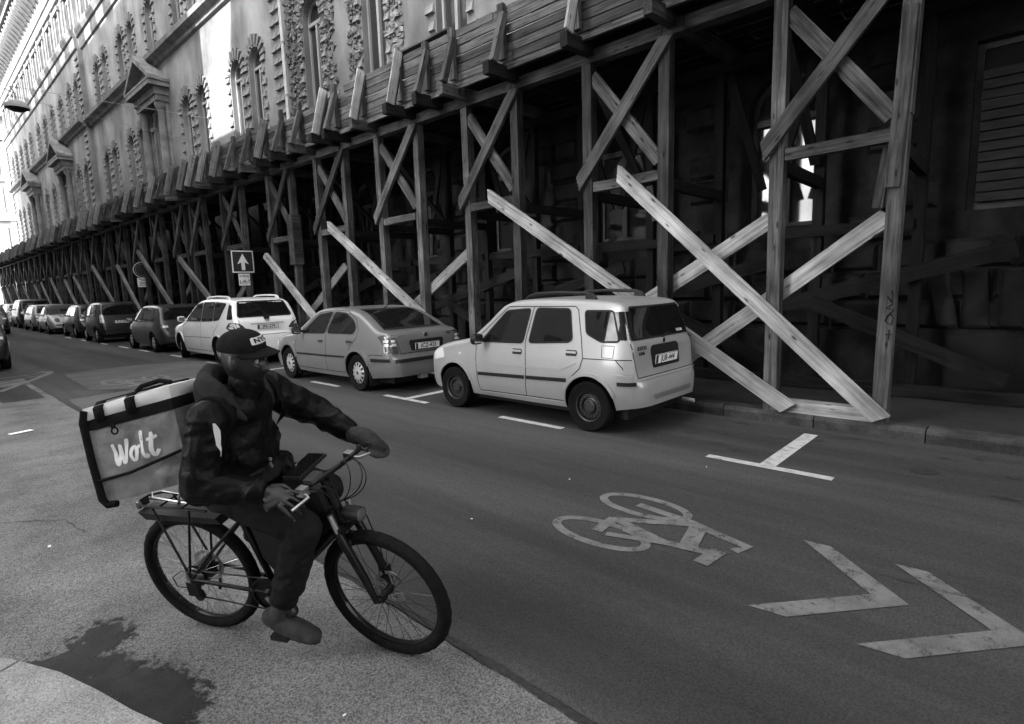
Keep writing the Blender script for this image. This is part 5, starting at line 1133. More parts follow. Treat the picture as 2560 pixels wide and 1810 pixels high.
def bwheel(parent, ctr, rear):
    w_ = empty('wheel', ctr, parent=parent)
    mb = MB(); n, k = 72, 12; vs = []
    for i in range(n):
        a = 2 * math.pi * i / n
        for j in range(k):
            b = 2 * math.pi * j / k; rr = .030 * (1 + .06 * (j in (11, 0, 1)) * (1 if i % 2 else -.6)); rad = RW - .030 + rr * math.cos(b); vs.append((rad * math.cos(a), rr * 1.02 * math.sin(b), rad * math.sin(a)))
    mb.add(vs, [(i * k + j, i * k + (j + 1) % k, ((i + 1) % n) * k + (j + 1) % k, ((i + 1) % n) * k + j) for i in range(n) for j in range(k)]); mb.build('tyre', MM['tyre'], w_, 60)
    mb = MB(); mb.lathe([(.300, -.013), (.281, -.012), (.276, 0), (.281, .012), (.300, .013)], (0, 0, 0), 'y', 64, closed=True); mb.build('rim', MM['frame'], w_, 40)
    hr = .062 if rear else .022
    mb = MB(); mb.lathe([(0, -.055), (.012, -.055), (.014, -.045), (hr, -.04), (hr, .04), (.014, .045), (.012, .055), (0, .055)], (0, 0, 0), 'y', 28); mb.build('hub', MM['frame'], w_, 35)
    mb = MB()
    for i in range(32):
        a = 2 * math.pi * i / 32; sd = 1 if i % 2 else -1; b = a + (.30 if (i // 2) % 2 else -.30) * (1 if not rear else .6)
        mb.tube([(hr * math.cos(b), sd * .03, hr * math.sin(b)), (.279 * math.cos(a), sd * .003, .279 * math.sin(a))], .0013, 5, False)
    mb.build('spokes', MM['alloy' if rear else 'frame'], w_)
    mb = MB(); yy = .048; mb.lathe([(.072, yy - .001), (.09, yy - .001), (.09, yy + .001), (.072, yy + .001)], (0, 0, 0), 'y', 40, closed=True)
    for i in range(6):
        a = 2 * math.pi * i / 6; mb.tube([(.02 * math.cos(a), yy, .02 * math.sin(a)), (.076 * math.cos(a + .5), yy, .076 * math.sin(a + .5))], .004, 5)
    mb.build('brake_disc', MM['alloy'], w_)
    return w_
bwheel(bk, (0, 0, RW), True)
def tubes(name, lst, m, parent=bk, n=10, sm=40):
    mb = MB()
    for pts, r in lst: mb.tube(pts, r, n)
    return mb.build(name, MM[m] if m in MM else M[m], parent, sm)
BB = (.43, 0, .30)
tubes('frame', [([BB, (.31, 0, .74), (.295, 0, .79)], .017), ([(.325, 0, .68), (.86, 0, .83)], .019), ([BB, (.62, 0, .46), (.885, 0, .72)], .030), ([(.895, 0, .68), (.84, 0, .89)], .024),
    ([(.43, .045, .30), (.2, .065, .33), (0, .068, RW)], .010), ([(.43, -.045, .30), (.2, -.065, .33), (0, -.068, RW)], .010), ([(.325, .02, .68), (.16, .06, .52), (0, .068, RW)], .009), ([(.325, -.02, .68), (.16, -.06, .52), (0, -.068, RW)], .009), ([(.43, -.05, .30), (.43, .05, .30)], .026)], 'frame')
tubes('seat_post', [([(.295, 0, .78), (.285, 0, .85)], .014)], 'alloy')
mb = MB(); P = [(.16, .07), (.20, .075), (.27, .05), (.40, .022), (.43, .012), (.43, -.012), (.40, -.022), (.27, -.05), (.20, -.075), (.16, -.07)]; mb.prism([(a + .02, b) for a, b in P], .845, .885, 'z'); mb.build('saddle', M['black'], bk)
mb = MB(); mb.prism([(.50, .40), (.875, .73), (.85, .815), (.72, .80), (.40, .70), (.43, .50)], -.038, .038, 'y'); mb.build('frame_bag', M['black'], bk)
mb = MB(); mb.prism([(.60, .86), (.82, .90), (.85, .80), (.62, .76)], -.06, .06, 'y'); mb.build('top_bag', M['black'], bk)
# drive side (right, towards the camera)
mb = MB(); mb.lathe([(.085, -.062), (.095, -.060), (.095, -.056), (.085, -.054), (.03, -.054), (.02, -.07), (0, -.07)], BB, 'y', 32); mb.build('chainring', MM['frame'], bk)
PR, PL = (.555, -.15, .175), (.305, .15, .425)
tubes('crank', [([(.43, -.075, .30), (PR[0], -.085, PR[2])], .011), ([(.43, .075, .30), (PL[0], .085, PL[2])], .011)], 'alloy')
for nm, p, sg in (('pedal', PR, -1), ('pedal', PL, 1)):
    mb = MB(); mb.bb((p[0] - .045, min(p[1], p[1] + sg * .0) - .045, p[2] - .012), (p[0] + .045, p[1] + .045, p[2] + .012)); mb.tube([(p[0], sg * .085, p[2]), p], .007, 6); mb.build(nm, M['black'], bk)
mb = MB()
for i, r in enumerate((.055, .048, .041, .034)): mb.lathe([(.02, -.050 - i * .005), (r, -.050 - i * .005), (r, -.052 - i * .005), (.02, -.052 - i * .005)], HUB0, 'y', 28)
mb.build('cassette', MM['alloy'], bk, 35)
tubes('chain', [([(.0, -.058, RW + .048), (.43, -.058, .395)], .004), ([(.43, -.058, .207), (.02, -.058, .235)], .004), ([(.02, -.058, .235), (.04, -.058, .27), (-.01, -.058, .30)], .004)], 'frame', n=6)
mb = MB(); mb.bb((-.03, -.085, .255), (.035, -.062, .335)); mb.lathe([(0, -.075), (.025, -.075), (.025, -.055), (0, -.055)], (.02, 0, .245), 'y', 16); mb.lathe([(0, -.075), (.02, -.075), (.02, -.055), (0, -.055)], (.01, 0, .30), 'y', 16); mb.tube([(-.02, -.08, .30), (-.08, -.09, .31), (-.10, -.085, .36), (-.04, -.08, .40), (.08, -.07, .38)], .003, 6); mb.build('derailleur', MM['frame'], bk)
tubes('kickstand', [([(.05, .07, .33), (-.03, .10, .15)], .009)], 'frame')
# rear rack
zr = .755
tubes('rear_rack', [([(.20, .065, zr), (-.18, .065, zr), (-.235, .03, zr), (-.235, -.03, zr), (-.18, -.065, zr), (.20, -.065, zr)], .0065), ([(.05, -.065, zr), (.05, .065, zr)], .005), ([(-.08, -.065, zr), (-.08, .065, zr)], .005), ([(.2, 0, zr), (-.2, 0, zr)], .005), ([(.1, .065, zr), (0, .075, RW + .02)], .006), ([(-.12, .065, zr), (0, .075, RW + .02)], .006), ([(.1, -.065, zr), (0, -.075, RW + .02)], .006), ([(-.12, -.065, zr), (0, -.075, RW + .02)], .006), ([(.2, .03, zr), (.31, .01, .70)], .006), ([(.2, -.03, zr), (.31, -.01, .70)], .006)], 'frame', n=8)
tubes('rack_spring', [([(.1, .03, zr + .012), (-.14, .03, zr + .03), (-.17, 0, zr + .035), (-.14, -.03, zr + .03), (.1, -.03, zr + .012)], .004), ([(.02, -.04, zr + .02), (-.04, .04, zr + .025)], .004)], 'alloy', n=6)
mb = MB(); mb.prism([(-.24, zr - .05), (-.15, zr - .055), (.22, zr - .05), (.25, zr - .08), (-.2, zr - .09)], -.05, .05, 'y'); mb.build('rack_battery', M['black'], bk)
mb = MB(); mb.bb((-.262, -.03, zr - .045), (-.242, .03, zr - .01)); mb.build('rear_reflector', M['lampr'], bk)
# steered front end
ax = Vector((-.055, 0, .21)).normalized(); st0 = Vector((.895, 0, .68)); stq = Matrix.Rotation(R(-9), 4, ax)
fe = bpy.data.objects.new('steered_front', None); link(fe, bk); fe.matrix_local = Matrix.Translation(st0) @ stq
def F(p): return tuple(Vector(p) - st0)
bwheel_parent = fe
tubes('fork', [([F((.90, .062, .70)), F((1.0, .062, .46)), F((1.035, .06, RW))], [.021, .019, .014]), ([F((.90, -.062, .70)), F((1.0, -.062, .46)), F((1.035, -.06, RW))], [.021, .019, .014]), ([F((.90, -.07, .70)), F((.90, .07, .70))], .024), ([F((.93, -.062, .60)), F((.915, 0, .665)), F((.93, .062, .60))], .014)], 'frame', fe)
for sg in (1, -1): tubes('fork_stanchion', [([F((.875, sg * .062, .79)), F((.905, sg * .062, .68))], .014)], 'alloy', fe)
bwheel(fe, F((1.042, 0, RW)), False)
mb = MB(); mb.bb(F((.985, .052, .36)), F((1.03, .085, .45))); mb.build('brake_caliper', MM['frame'], fe)
tubes('stem', [([F((.84, 0, .88)), F((.83, 0, .945))], .022), ([F((.832, 0, .935)), F((.862, 0, .965))], .02)], 'frame', fe)
tubes('handlebar', [([F((.790, -.29, .968)), F((.823, -.18, .968)), F((.853, -.06, .965)), F((.867, .06, .965)), F((.867, .18, .968)), F((.860, .29, .968))], .0125)], 'frame', fe)
tubes('grip', [([F((.787, -.295, .968)), F((.822, -.18, .968))], .018)], 'black', fe)
for sg in (1, -1): tubes('brake_lever', [([F((.85, sg * .15, .965)), F((.895, sg * .17, .955)), F((.895 + sg * .02, sg * .25, .94))], .007)], 'alloy', fe, 8)
for sg in (-1, 1): mb = MB(); mb.bb(F((.835, sg * .155 - .018, .95)), F((.875, sg * .155 + .018, .988))); mb.build('lever_clamp', MM['alloy'], fe)
mb = MB(); Rm = Matrix.Rotation(R(-6), 3, 'Y') @ Matrix.Rotation(R(6), 3, 'X'); mb.box(F((.765, -.03, 1.005)), (.10, .18, .014), Rm); ph = mb.build('phone_mount', M['black'], fe)
mb = MB(); mb.box(Vector(F((.765, -.03, 1.005))) + Rm @ Vector((0, 0, .010)), (.085, .16, .006), Rm); mb.build('phone_screen', M['glass'], ph)
mb = MB(); mb.box(F((.85, -.08, .99)), (.05, .07, .02), Rm); mb.build('display', M['lampr'], fe)
hl = MB(); hl.lathe([(0, -.06), (.03, -.055), (.036, 0), (.036, .03), (.032, .034)], F((.965, 0, .775)), 'x', 18); hl.bb(F((.89, -.012, .745)), F((.95, .012, .78))); hl = hl.build('headlight', M['black'], fe, 40)
mb = MB(); mb.lathe([(0, .036), (.02, .036), (.033, .031)], F((.965, 0, .775)), 'x', 18); mb.build('lens', MM['alloy'], hl, 40)
cb = []
rc = random.Random(3)
for i, (sy, ex) in enumerate(((.19, .12), (.17, .16), (-.19, .10), (-.17, .14), (.1, .09))):
    p0 = Vector(F((.86, sy * .8, .965))); p3 = Vector(F((.86, sy * .2, .80))); p1 = p0 + Vector((ex, -sy * .2, .02 + .02 * i)); p2 = p3 + Vector((ex * 1.1, sy * .3, .03))
    cb.append(([tuple(p0 * (1 - t) ** 3 + p1 * 3 * t * (1 - t) ** 2 + p2 * 3 * t * t * (1 - t) + p3 * t ** 3) for t in np.linspace(0, 1, 14)], .0028))
cb.append(([F((.86, .05, .80)), F((.95, .085, .70)), F((.99, .085, .52)), F((1.0, .08, .44))], .003))
tubes('cables', cb, 'frame', fe, 6)
# padded mitt over the left grip
def ellip(mb, c, r, rot=None, n=16, m=12):
    c = Vector(c); vs = []
    for i in range(m + 1):
        ph = math.pi * i / m
        for k in range(n):
            a = 2 * math.pi * k / n; p = Vector((r[0] * math.sin(ph) * math.cos(a), r[1] * math.sin(ph) * math.sin(a), r[2] * math.cos(ph)))
            vs.append((rot @ p if rot else p) + c)
    mb.add(vs, [(i * n + k, i * n + (k + 1) % n, (i + 1) * n + (k + 1) % n, (i + 1) * n + k) for i in range(m) for k in range(n)])
def cap_(mb, p, q, r0, r1, n=14):
    p, q = Vector(p), Vector(q); d = (q - p).normalized(); pts = []; rr = []
    for a in np.linspace(-math.pi / 2, 0, 5): pts.append(p + d * r0 * math.sin(a)); rr.append(max(r0 * math.cos(a), r0 * .05))
    for t in (.25, .5, .75): pts.append(p + (q - p) * t); rr.append(r0 + (r1 - r0) * t)
    for a in np.linspace(0, math.pi / 2, 5): pts.append(q + d * r1 * math.sin(a)); rr.append(max(r1 * math.cos(a), r1 * .05))
    mb.tube(pts, rr, n)
def remesh(mb, name, m, vox, smooth_it, parent, disp=None):
    o = mb.build(name, m, None); md = o.modifiers.new('r', 'REMESH'); md.mode = 'VOXEL'; md.voxel_size = vox; md.use_smooth_shade = True
    if smooth_it: s = o.modifiers.new('s', 'SMOOTH'); s.iterations = smooth_it; s.factor = .5
    bpy.context.view_layer.update(); me = evaluated(o); o.modifiers.clear(); o.data = me; me.name = name
    me.materials.clear(); me.materials.append(m)
    if disp:
        n = len(me.vertices); no = [v.normal.copy() for v in me.vertices]
        for v, nn in zip(me.vertices, no): v.co = v.co + nn * disp(v.co)
        me.update()
    me.polygons.foreach_set('use_smooth', [True] * len(me.polygons))
    if parent: o.parent = parent
    return o
HL = Vector((.905, .265, .985))          # left hand on the grip (bicycle frame)
pe = bpy.data.objects.new('x', None); bpy.data.objects.remove(pe)
# ---------------------------------------------------------------- the person: one continuous body
SH_R, EL_R, WR_R = (.47, -.185, 1.285), (.445, -.285, 1.030), (.695, -.225, .992)
SH_L, EL_L, WR_L = (.47, .185, 1.285), (.615, .330, 1.115), (.835, .275, 1.020)
PV = (.36, 0, .925); HIP_R, HIP_L = (.37, -.085, .90), (.37, .085, .90)
KN_R, AN_R = (.765, -.125, .755), (.575, -.125, .335)
KN_L, AN_L = (.735, .125, .80), (.355, .125, .54)
HD = Vector((.555, 0, 1.502))
b = MB()
cap_(b, (.36, 0, .93), (.42, 0, 1.12), .125, .125); cap_(b, (.42, 0, 1.12), (.47, 0, 1.26), .13, .11); cap_(b, SH_R, SH_L, .062, .062); cap_(b, (.475, 0, 1.28), (.535, 0, 1.44), .058, .055)
for S, E, W_ in ((SH_R, EL_R, WR_R), (SH_L, EL_L, WR_L)): cap_(b, S, E, .055, .042); cap_(b, E, W_, .042, .028)
for H_, K, A in ((HIP_R, KN_R, AN_R), (HIP_L, KN_L, AN_L)): cap_(b, H_, K, .085, .055); cap_(b, K, A, .055, .036); cap_(b, A, Vector(A) + Vector((.03, 0, -.05)), .036, .03)
# head, turned a little to the right of travel
hr = Matrix.Rotation(R(4), 3, 'Z') @ Matrix.Rotation(R(5), 3, 'Y')
def headpt(d):
    x, y, z = d; p = Vector((x * .096, y * .074, z * (.112 if z > 0 else .134)))
    if z < 0: p.y *= 1 - .30 * (-z) ** 1.6; p.x *= 1 - .06 * (-z) ** 2
    f_ = lambda yc, zc, sy, sz: math.exp(-((d.y - yc) / sy) ** 2 - ((d.z - zc) / sz) ** 2) if x > 0 else 0
    p.x += .010 * f_(0, -.86, .35, .12)                                    # chin
    p.x += .022 * f_(0, -.37, .19, .10) + .013 * f_(0, -.20, .12, .20)      # nose
    p.x += .010 * f_(0, .14, .55, .09)                                     # brow
    for s in (-1, 1): p.x -= .014 * f_(s * .36, -.02, .20, .10); p.x += .007 * f_(s * .5, -.28, .22, .16); p.x += .008 * f_(s * .17, -.40, .09, .07)
    p.x += .013 * f_(0, -.575, .27, .045) + .014 * f_(0, -.685, .24, .05) - .008 * f_(0, -.63, .27, .022)   # lips
    return p
n_, m_ = 56, 44; vs = []
for i in range(m_ + 1):
    ph = math.pi * i / m_
    for k in range(n_):
        a = 2 * math.pi * k / n_; vs.append(hr @ headpt(Vector((math.sin(ph) * math.cos(a), math.sin(ph) * math.sin(a), math.cos(ph)))) + HD)
b.add(vs, [(i * n_ + k, i * n_ + (k + 1) % n_, (i + 1) * n_ + (k + 1) % n_, (i + 1) * n_ + k) for i in range(m_) for k in range(n_)])
for s in (-1, 1): ellip(b, HD + hr @ Vector((-.008, s * .077, -.01)), (.020, .009, .032), hr @ Matrix.Rotation(s * .35, 3, 'Z'), 10, 8)
# right hand resting, fingers forward and down over the thigh
WR = Vector(WR_R); hd = Vector((.86, .06, -.30)).normalized(); hs = Vector((-.05, -.80, -.38)).normalized(); hs = (hs - hd * hs.dot(hd)).normalized(); hn = hd.cross(hs).normalized()
if hn.z < 0: hn = -hn
def hp(a, s_, n__): return WR + hd * a + hs * s_ + hn * n__
Rp = Matrix((hd, hs, hn)).transposed()
ellip(b, hp(.052, 0, 0), (.060, .046, .019), Rp, 16, 12); cap_(b, WR, hp(.03, 0, 0), .027, .024)
FNG = []
for s_, ln, sp_ in ((-.036, .068, -.014), (-.012, .082, -.004), (.012, .086, .006), (.036, .075, .016)):
    a0 = hp(.092, s_, .002); a1 = hp(.092 + ln * .46, s_ + sp_ * .6, -.004); a2 = hp(.092 + ln * .76, s_ + sp_, -.022); a3 = hp(.092 + ln * .93, s_ + sp_ * 1.1, -.044)
    cap_(b, a0, a1, .0098, .009, 10); cap_(b, a1, a2, .009, .0082, 10); cap_(b, a2, a3, .0082, .0068, 10); FNG.append((a2, a3))
t0 = hp(.018, -.034, -.004); t1 = hp(.056, -.058, -.014); t2 = hp(.086, -.058, -.026); cap_(b, t0, t1, .013, .011, 10); cap_(b, t1, t2, .011, .0085, 10)
# left hand closed on the grip
WL = Vector(WR_L)
ellip(b, WL.lerp(HL, .5) + Vector((0, 0, .008)), (.045, .042, .024), None, 14, 10)
for i, dy in enumerate((-.03, -.01, .011, .031)):
    q0 = HL + Vector((-.005, dy, .026)); q1 = HL + Vector((.030, dy, .012)); q2 = HL + Vector((.022, dy, -.022)); cap_(b, q0, q1, .0105, .0095, 8); cap_(b, q1, q2, .0095, .008, 8)
cap_(b, HL + Vector((-.02, -.04, .0)), HL + Vector((.02, -.05, -.015)), .011, .009, 8)
ps = remesh(b, 'person', MM['skin'], .0048, 2, None); ps.matrix_world = BM
tag(ps, 'courier in dark hooded jacket, cap and grey trousers riding a bicycle', 'person')
def ch(o): o.parent = ps; return o
for a2, a3 in FNG[1:]:
    mb = MB(); d = (a3 - a2).normalized(); ellip(mb, a3 + d * .003 + hn * .0045, (.006, .005, .002), Matrix((d, hs, d.cross(hs))).transposed(), 8, 6); ch(mb.build('finger_nail', MM['nail'], None))
for s in (-1, 1):
    mb = MB(); ellip(mb, HD + hr @ Vector((.080, s * .029, -.003)), (.010, .012, .009), None, 12, 8); e_ = ch(mb.build('eye', MM['eye'], None, 60)); mb = MB(); ellip(mb, HD + hr @ Vector((.0885, s * .028, -.003)), (.003, .006, .006), None, 10, 6); mb.build('iris', M['ink'], e_)
# ---- clothing
def fold(amp, kx, ky, kz):
    def f_(p):
        amp_ = amp * (1.35 if p.z < 1.12 else .9)
        q = Vector((p.x * kx, p.y * ky, p.z * kz)); v = noise.noise(q + Vector((0, noise.noise(p * 6) * 1.5, 0))); r_ = 1 - abs(v) * 2.2
        return amp_ * (r_ * .8 + .25 * noise.noise(p * 22)) - amp_ * .3
    return f_
j = MB()
cap_(j, (.36, 0, .955), (.425, 0, 1.13), .155, .155); cap_(j, (.425, 0, 1.13), (.47, 0, 1.255), .158, .13); ellip(j, (.345, 0, .90), (.17, .165, .085)); cap_(j, SH_R, SH_L, .088, .088); cap_(j, (.30, -.10, .93), (.52, -.12, .93), .07, .06); cap_(j, (.30, .10, .93), (.52, .12, .93), .07, .06)
ellip(j, (.46, 0, 1.08), (.125, .165, .20)); cap_(j, (.485, 0, 1.28), (.545, 0, 1.375), .085, .066); ellip(j, (.53, 0, 1.27), (.07, .12, .09)); ellip(j, (.46, 0, .95), (.17, .175, .07))
for S, E, W_ in ((SH_R, EL_R, WR_R), (SH_L, EL_L, WR_L)): E_ = Vector(E); W2 = Vector(W_); cap_(j, S, E, .088, .072); cap_(j, E, W2.lerp(E_, .10), .072, .048)
jk = ch(remesh(j, 'jacket', MM['jacket'], .006, 3, None, fold(.012, 6, 6, 13)))
hd_ = MB(); na, npf = 40, 14; vs = []      # hood lying round the neck: a folded cloth shell
for ia in range(na + 1):
    a = R(52) + R(256) * ia / na; k = min(1., abs(a - math.pi) / R(128)); q = 1 - k
    ctl = [(.150 + .02 * q, 1.285 + .01 * q), (.158 + .045 * q, 1.335 + .02 * q), (.146 + .050 * q, 1.375 + .045 * q), (.112 + .030 * q, 1.395 + .075 * q), (.098 + .008 * q, 1.39 + .075 * q), (.088, 1.345 + .05 * q)]
    pr = pchip(range(6), [c_[0] for c_ in ctl], np.linspace(0, 5, npf)); pz = pchip(range(6), [c_[1] for c_ in ctl], np.linspace(0, 5, npf)); drop = .03 * max(0, k - .55) / .45
    for r_, z_ in zip(pr, pz):
        w_ = .010 * noise.noise(Vector((a * 2.2, z_ * 22, r_ * 9))) + .006 * noise.noise(Vector((a * 5, z_ * 40, 3))); r_ += w_
        e_ = max(0, (k - .72) / .28) ** 1.5; z_ = z_ + (1.262 - z_) * e_ * .9; r_ = r_ + (.135 - r_) * e_
        vs.append((.500 + r_ * math.cos(a) * (1 if math.cos(a) < 0 else .95), r_ * .86 * math.sin(a), z_ - drop * .5 + w_ * .5))
hd_.add(vs, [(i * npf + k, i * npf + k + 1, (i + 1) * npf + k + 1, (i + 1) * npf + k) for i in range(na) for k in range(npf - 1)])
hood = hd_.build('hood', MM['hood'], jk, 70); sdh = hood.modifiers.new('t', 'SOLIDIFY'); sdh.thickness = .006; sdh.offset = 0
tr = MB()
for H_, K, A in ((HIP_R, KN_R, AN_R), (HIP_L, KN_L, AN_L)): K_ = Vector(K); A_ = Vector(A); cap_(tr, H_, K, .108, .078); cap_(tr, K, A_.lerp(K_, .10), .078, .072)
ellip(tr, (.37, 0, .915), (.15, .17, .10))
tz = ch(remesh(tr, 'trousers', MM['trousers'], .0065, 2, None, fold(.009, 8, 8, 13)))
for A, P_ in ((AN_R, PR), (AN_L, PL)):
    A_ = Vector(A); c = Vector((P_[0], A_.y - .012 * (1 if A_.y < 0 else -1), P_[2])); dr = Vector((.90, 0, -.34 if A_.y < 0 else -.25)).normalized(); upn = Vector((-dr.z, 0, dr.x)); s_ = MB()
    cap_(s_, c + dr * -.085 + upn * .048, c + dr * .10 + upn * .045, .046, .046); ellip(s_, c + dr * .13 + upn * .042, (.05, .048, .034), Matrix.Rotation(math.atan2(-dr.z, dr.x), 3, 'Y')); cap_(s_, c + dr * -.05 + upn * .06, A_ + Vector((0, 0, .02)), .046, .044); ellip(s_, c + dr * .03 + upn * .022, (.155, .05, .024), Matrix.Rotation(math.atan2(-dr.z, dr.x), 3, 'Y'))
    ch(remesh(s_, 'shoe', MM['shoe'], .006, 3, None))
# cap with peak and NYC patch
cp_ = MB(); vs = []; n_, m_ = 40, 14
for i in range(m_ + 1):
    ph = math.pi / 2 * 1.06 * i / m_
    for k in range(n_):
        a = 2 * math.pi * k / n_; p = Vector((.103 * math.sin(ph) ** .85 * math.cos(a), .086 * math.sin(ph) ** .85 * math.sin(a), .074 * math.cos(ph))); p.x += .006 * math.cos(ph); vs.append(HD + hr @ (p + Vector((-.004, 0, .050))))
cp_.add(vs, [(i * n_ + k, i * n_ + (k + 1) % n_, (i + 1) * n_ + (k + 1) % n_, (i + 1) * n_ + k) for i in range(m_) for k in range(n_)])
cap_o = ch(cp_.build('cap', MM['cap'], None, 60))
pk = MB(); P = []; n2 = 18
for i in range(6):
    t = i / 5
    for k in range(n2 + 1):
        a = R(-78) + R(156) * k / n2; rx = 0; ry = .084 - .004 * t; y = ry * math.sin(a); x = .098 * math.cos(a) + t * .068 * max(0, math.cos(a)) ** .7
        P.append(HD + hr @ Vector((x, y, .052 - .018 * t - 2.8 * y * y)))
pk.add(P, [(i * (n2 + 1) + k, i * (n2 + 1) + k + 1, (i + 1) * (n2 + 1) + k + 1, (i + 1) * (n2 + 1) + k) for i in range(5) for k in range(n2)])
po = pk.build('peak', MM['cap'], cap_o, 60); sd_ = po.modifiers.new('t', 'SOLIDIFY'); sd_.thickness = .004
def on_cap(a, z, off):      # point on the front of the cap at azimuth a and height z (0..1)
    ph = math.acos(min(1, max(0, z))); p = Vector(((.103 + off) * math.sin(ph) ** .85 * math.cos(a), (.086 + off) * math.sin(ph) ** .85 * math.sin(a), (.074 + off) * math.cos(ph))); p.x += .006 * math.cos(ph); return HD + hr @ (p + Vector((-.004, 0, .050)))
def cap_patch(outline, off, m, name):
    bm = bmesh.new(); bm.faces.new([bm.verts.new((p[0], p[1], 0)) for p in outline]); bmesh.ops.triangulate(bm, faces=bm.faces)
    for _ in range(3): bmesh.ops.subdivide_edges(bm, edges=[e for e in bm.edges if e.calc_length() > .012], cuts=1); bmesh.ops.triangulate(bm, faces=bm.faces)
    mb = MB(); idx = {v: i for i, v in enumerate(bm.verts)}; mb.add([on_cap(v.co.x, v.co.y, off) for v in bm.verts], [tuple(idx[v] for v in f_.verts) for f_ in bm.faces]); bm.free(); return mb.build(name, m, cap_o)
cap_patch(roundpoly([(-.62, .30), (.62, .30), (.62, .66), (-.62, .66)], .1), .002, MM['bagtop'], 'patch')
t = text_mb('NYC', .30, 0, .012); W0 = max(p[0] for p in t.v); t2 = MB(); t2.add([on_cap(p[0] / W0 * .47, .48 + p[1] * 1.02, .0045) for p in t.v], t.f); t2.build('patch_lettering', M['ink'], cap_o)
# bracelet, zip pull, reflective stripe
mb = MB(); d = (Vector(WR_R) - Vector(EL_R)).normalized(); ec = Vector(WR_R) - d * .012; s1 = d.cross(Vector((0, 0, 1))).normalized(); s2 = s1.cross(d)
for k in range(16):
    a = 2 * math.pi * k / 16; ellip(mb, ec + (s1 * math.cos(a) + s2 * math.sin(a)) * .033, (.005, .005, .005), None, 6, 4)
ch(mb.build('bracelet', MM['alloy'], None))
mb = MB(); mb.box((.615, -.055, 1.02), (.006, .012, .028), Matrix.Rotation(.4, 3, 'X')); mb.lathe([(.004, -.002), (.009, -.002), (.009, .002), (.004, .002)], (.613, -.05, 1.045), 'y', 10, closed=True); zp = mb.build('zip_pull', MM['alloy'], None); zp.parent = jk
bmj = bmesh.new(); bmj.from_mesh(jk.data); jb = BVHTree.FromBMesh(bmj); bmj.free()
def on_jacket(p, off=.004):
    h = jb.find_nearest(Vector(p)); return h[0] + h[1] * off
# backpack straps over the shoulders with a pale reflective edge
bp = root('delivery_backpack', 'large insulated delivery backpack reading Wolt on the courier back', 'backpack')
for sg in (-1, 1):
    pts = [(.30, sg * .12, 1.30), (.38, sg * .13, 1.40), (.47, sg * .145, 1.40), (.55, sg * .15, 1.33), (.58, sg * .155, 1.24), (.55, sg * .17, 1.15), (.47, sg * .19, 1.08)]
    Q = []
    for i in range(len(pts) - 1):
        for t_ in np.linspace(0, 1, 7)[:-1]: Q.append(on_jacket(Vector(pts[i]).lerp(Vector(pts[i + 1]), t_), .006))
    mb = MB(); vs = []
    for q in Q:
        for dy in (-.016, .016):
            h = jb.find_nearest(q + Vector((0, dy, 0))); vs += [h[0] + h[1] * (.001 if dy < 0 else .009), h[0] + h[1] * (.009 if dy < 0 else .001)]
    mb.add(vs, [(i * 4 + k, i * 4 + (k + 1) % 4, i * 4 + 4 + (k + 1) % 4, i * 4 + 4 + k) for i in range(len(Q) - 1) for k in range(4)]); mb.build('shoulder_strap', MM['strap'], bp, 40)
mb = MB(); vs = []; Q = [on_jacket((.555 - .02 * abs(t_ - .5), -.235, 1.30 - .15 * t_), .004) for t_ in np.linspace(0, 1, 9)]
for i, q in enumerate(Q): wd = .036 * math.sin(math.pi * (i + .8) / 9.6); vs += [q + Vector((-wd, 0, 0)), q + Vector((wd, 0, 0))]
Q2 = [on_jacket(v, .006) for v in vs]; mb.add(Q2, [(2 * i, 2 * i + 1, 2 * i + 3, 2 * i + 2) for i in range(8)]); rs_ = mb.build('reflective_stripe', MM['reflect'], None, 60); rs_.parent = jk
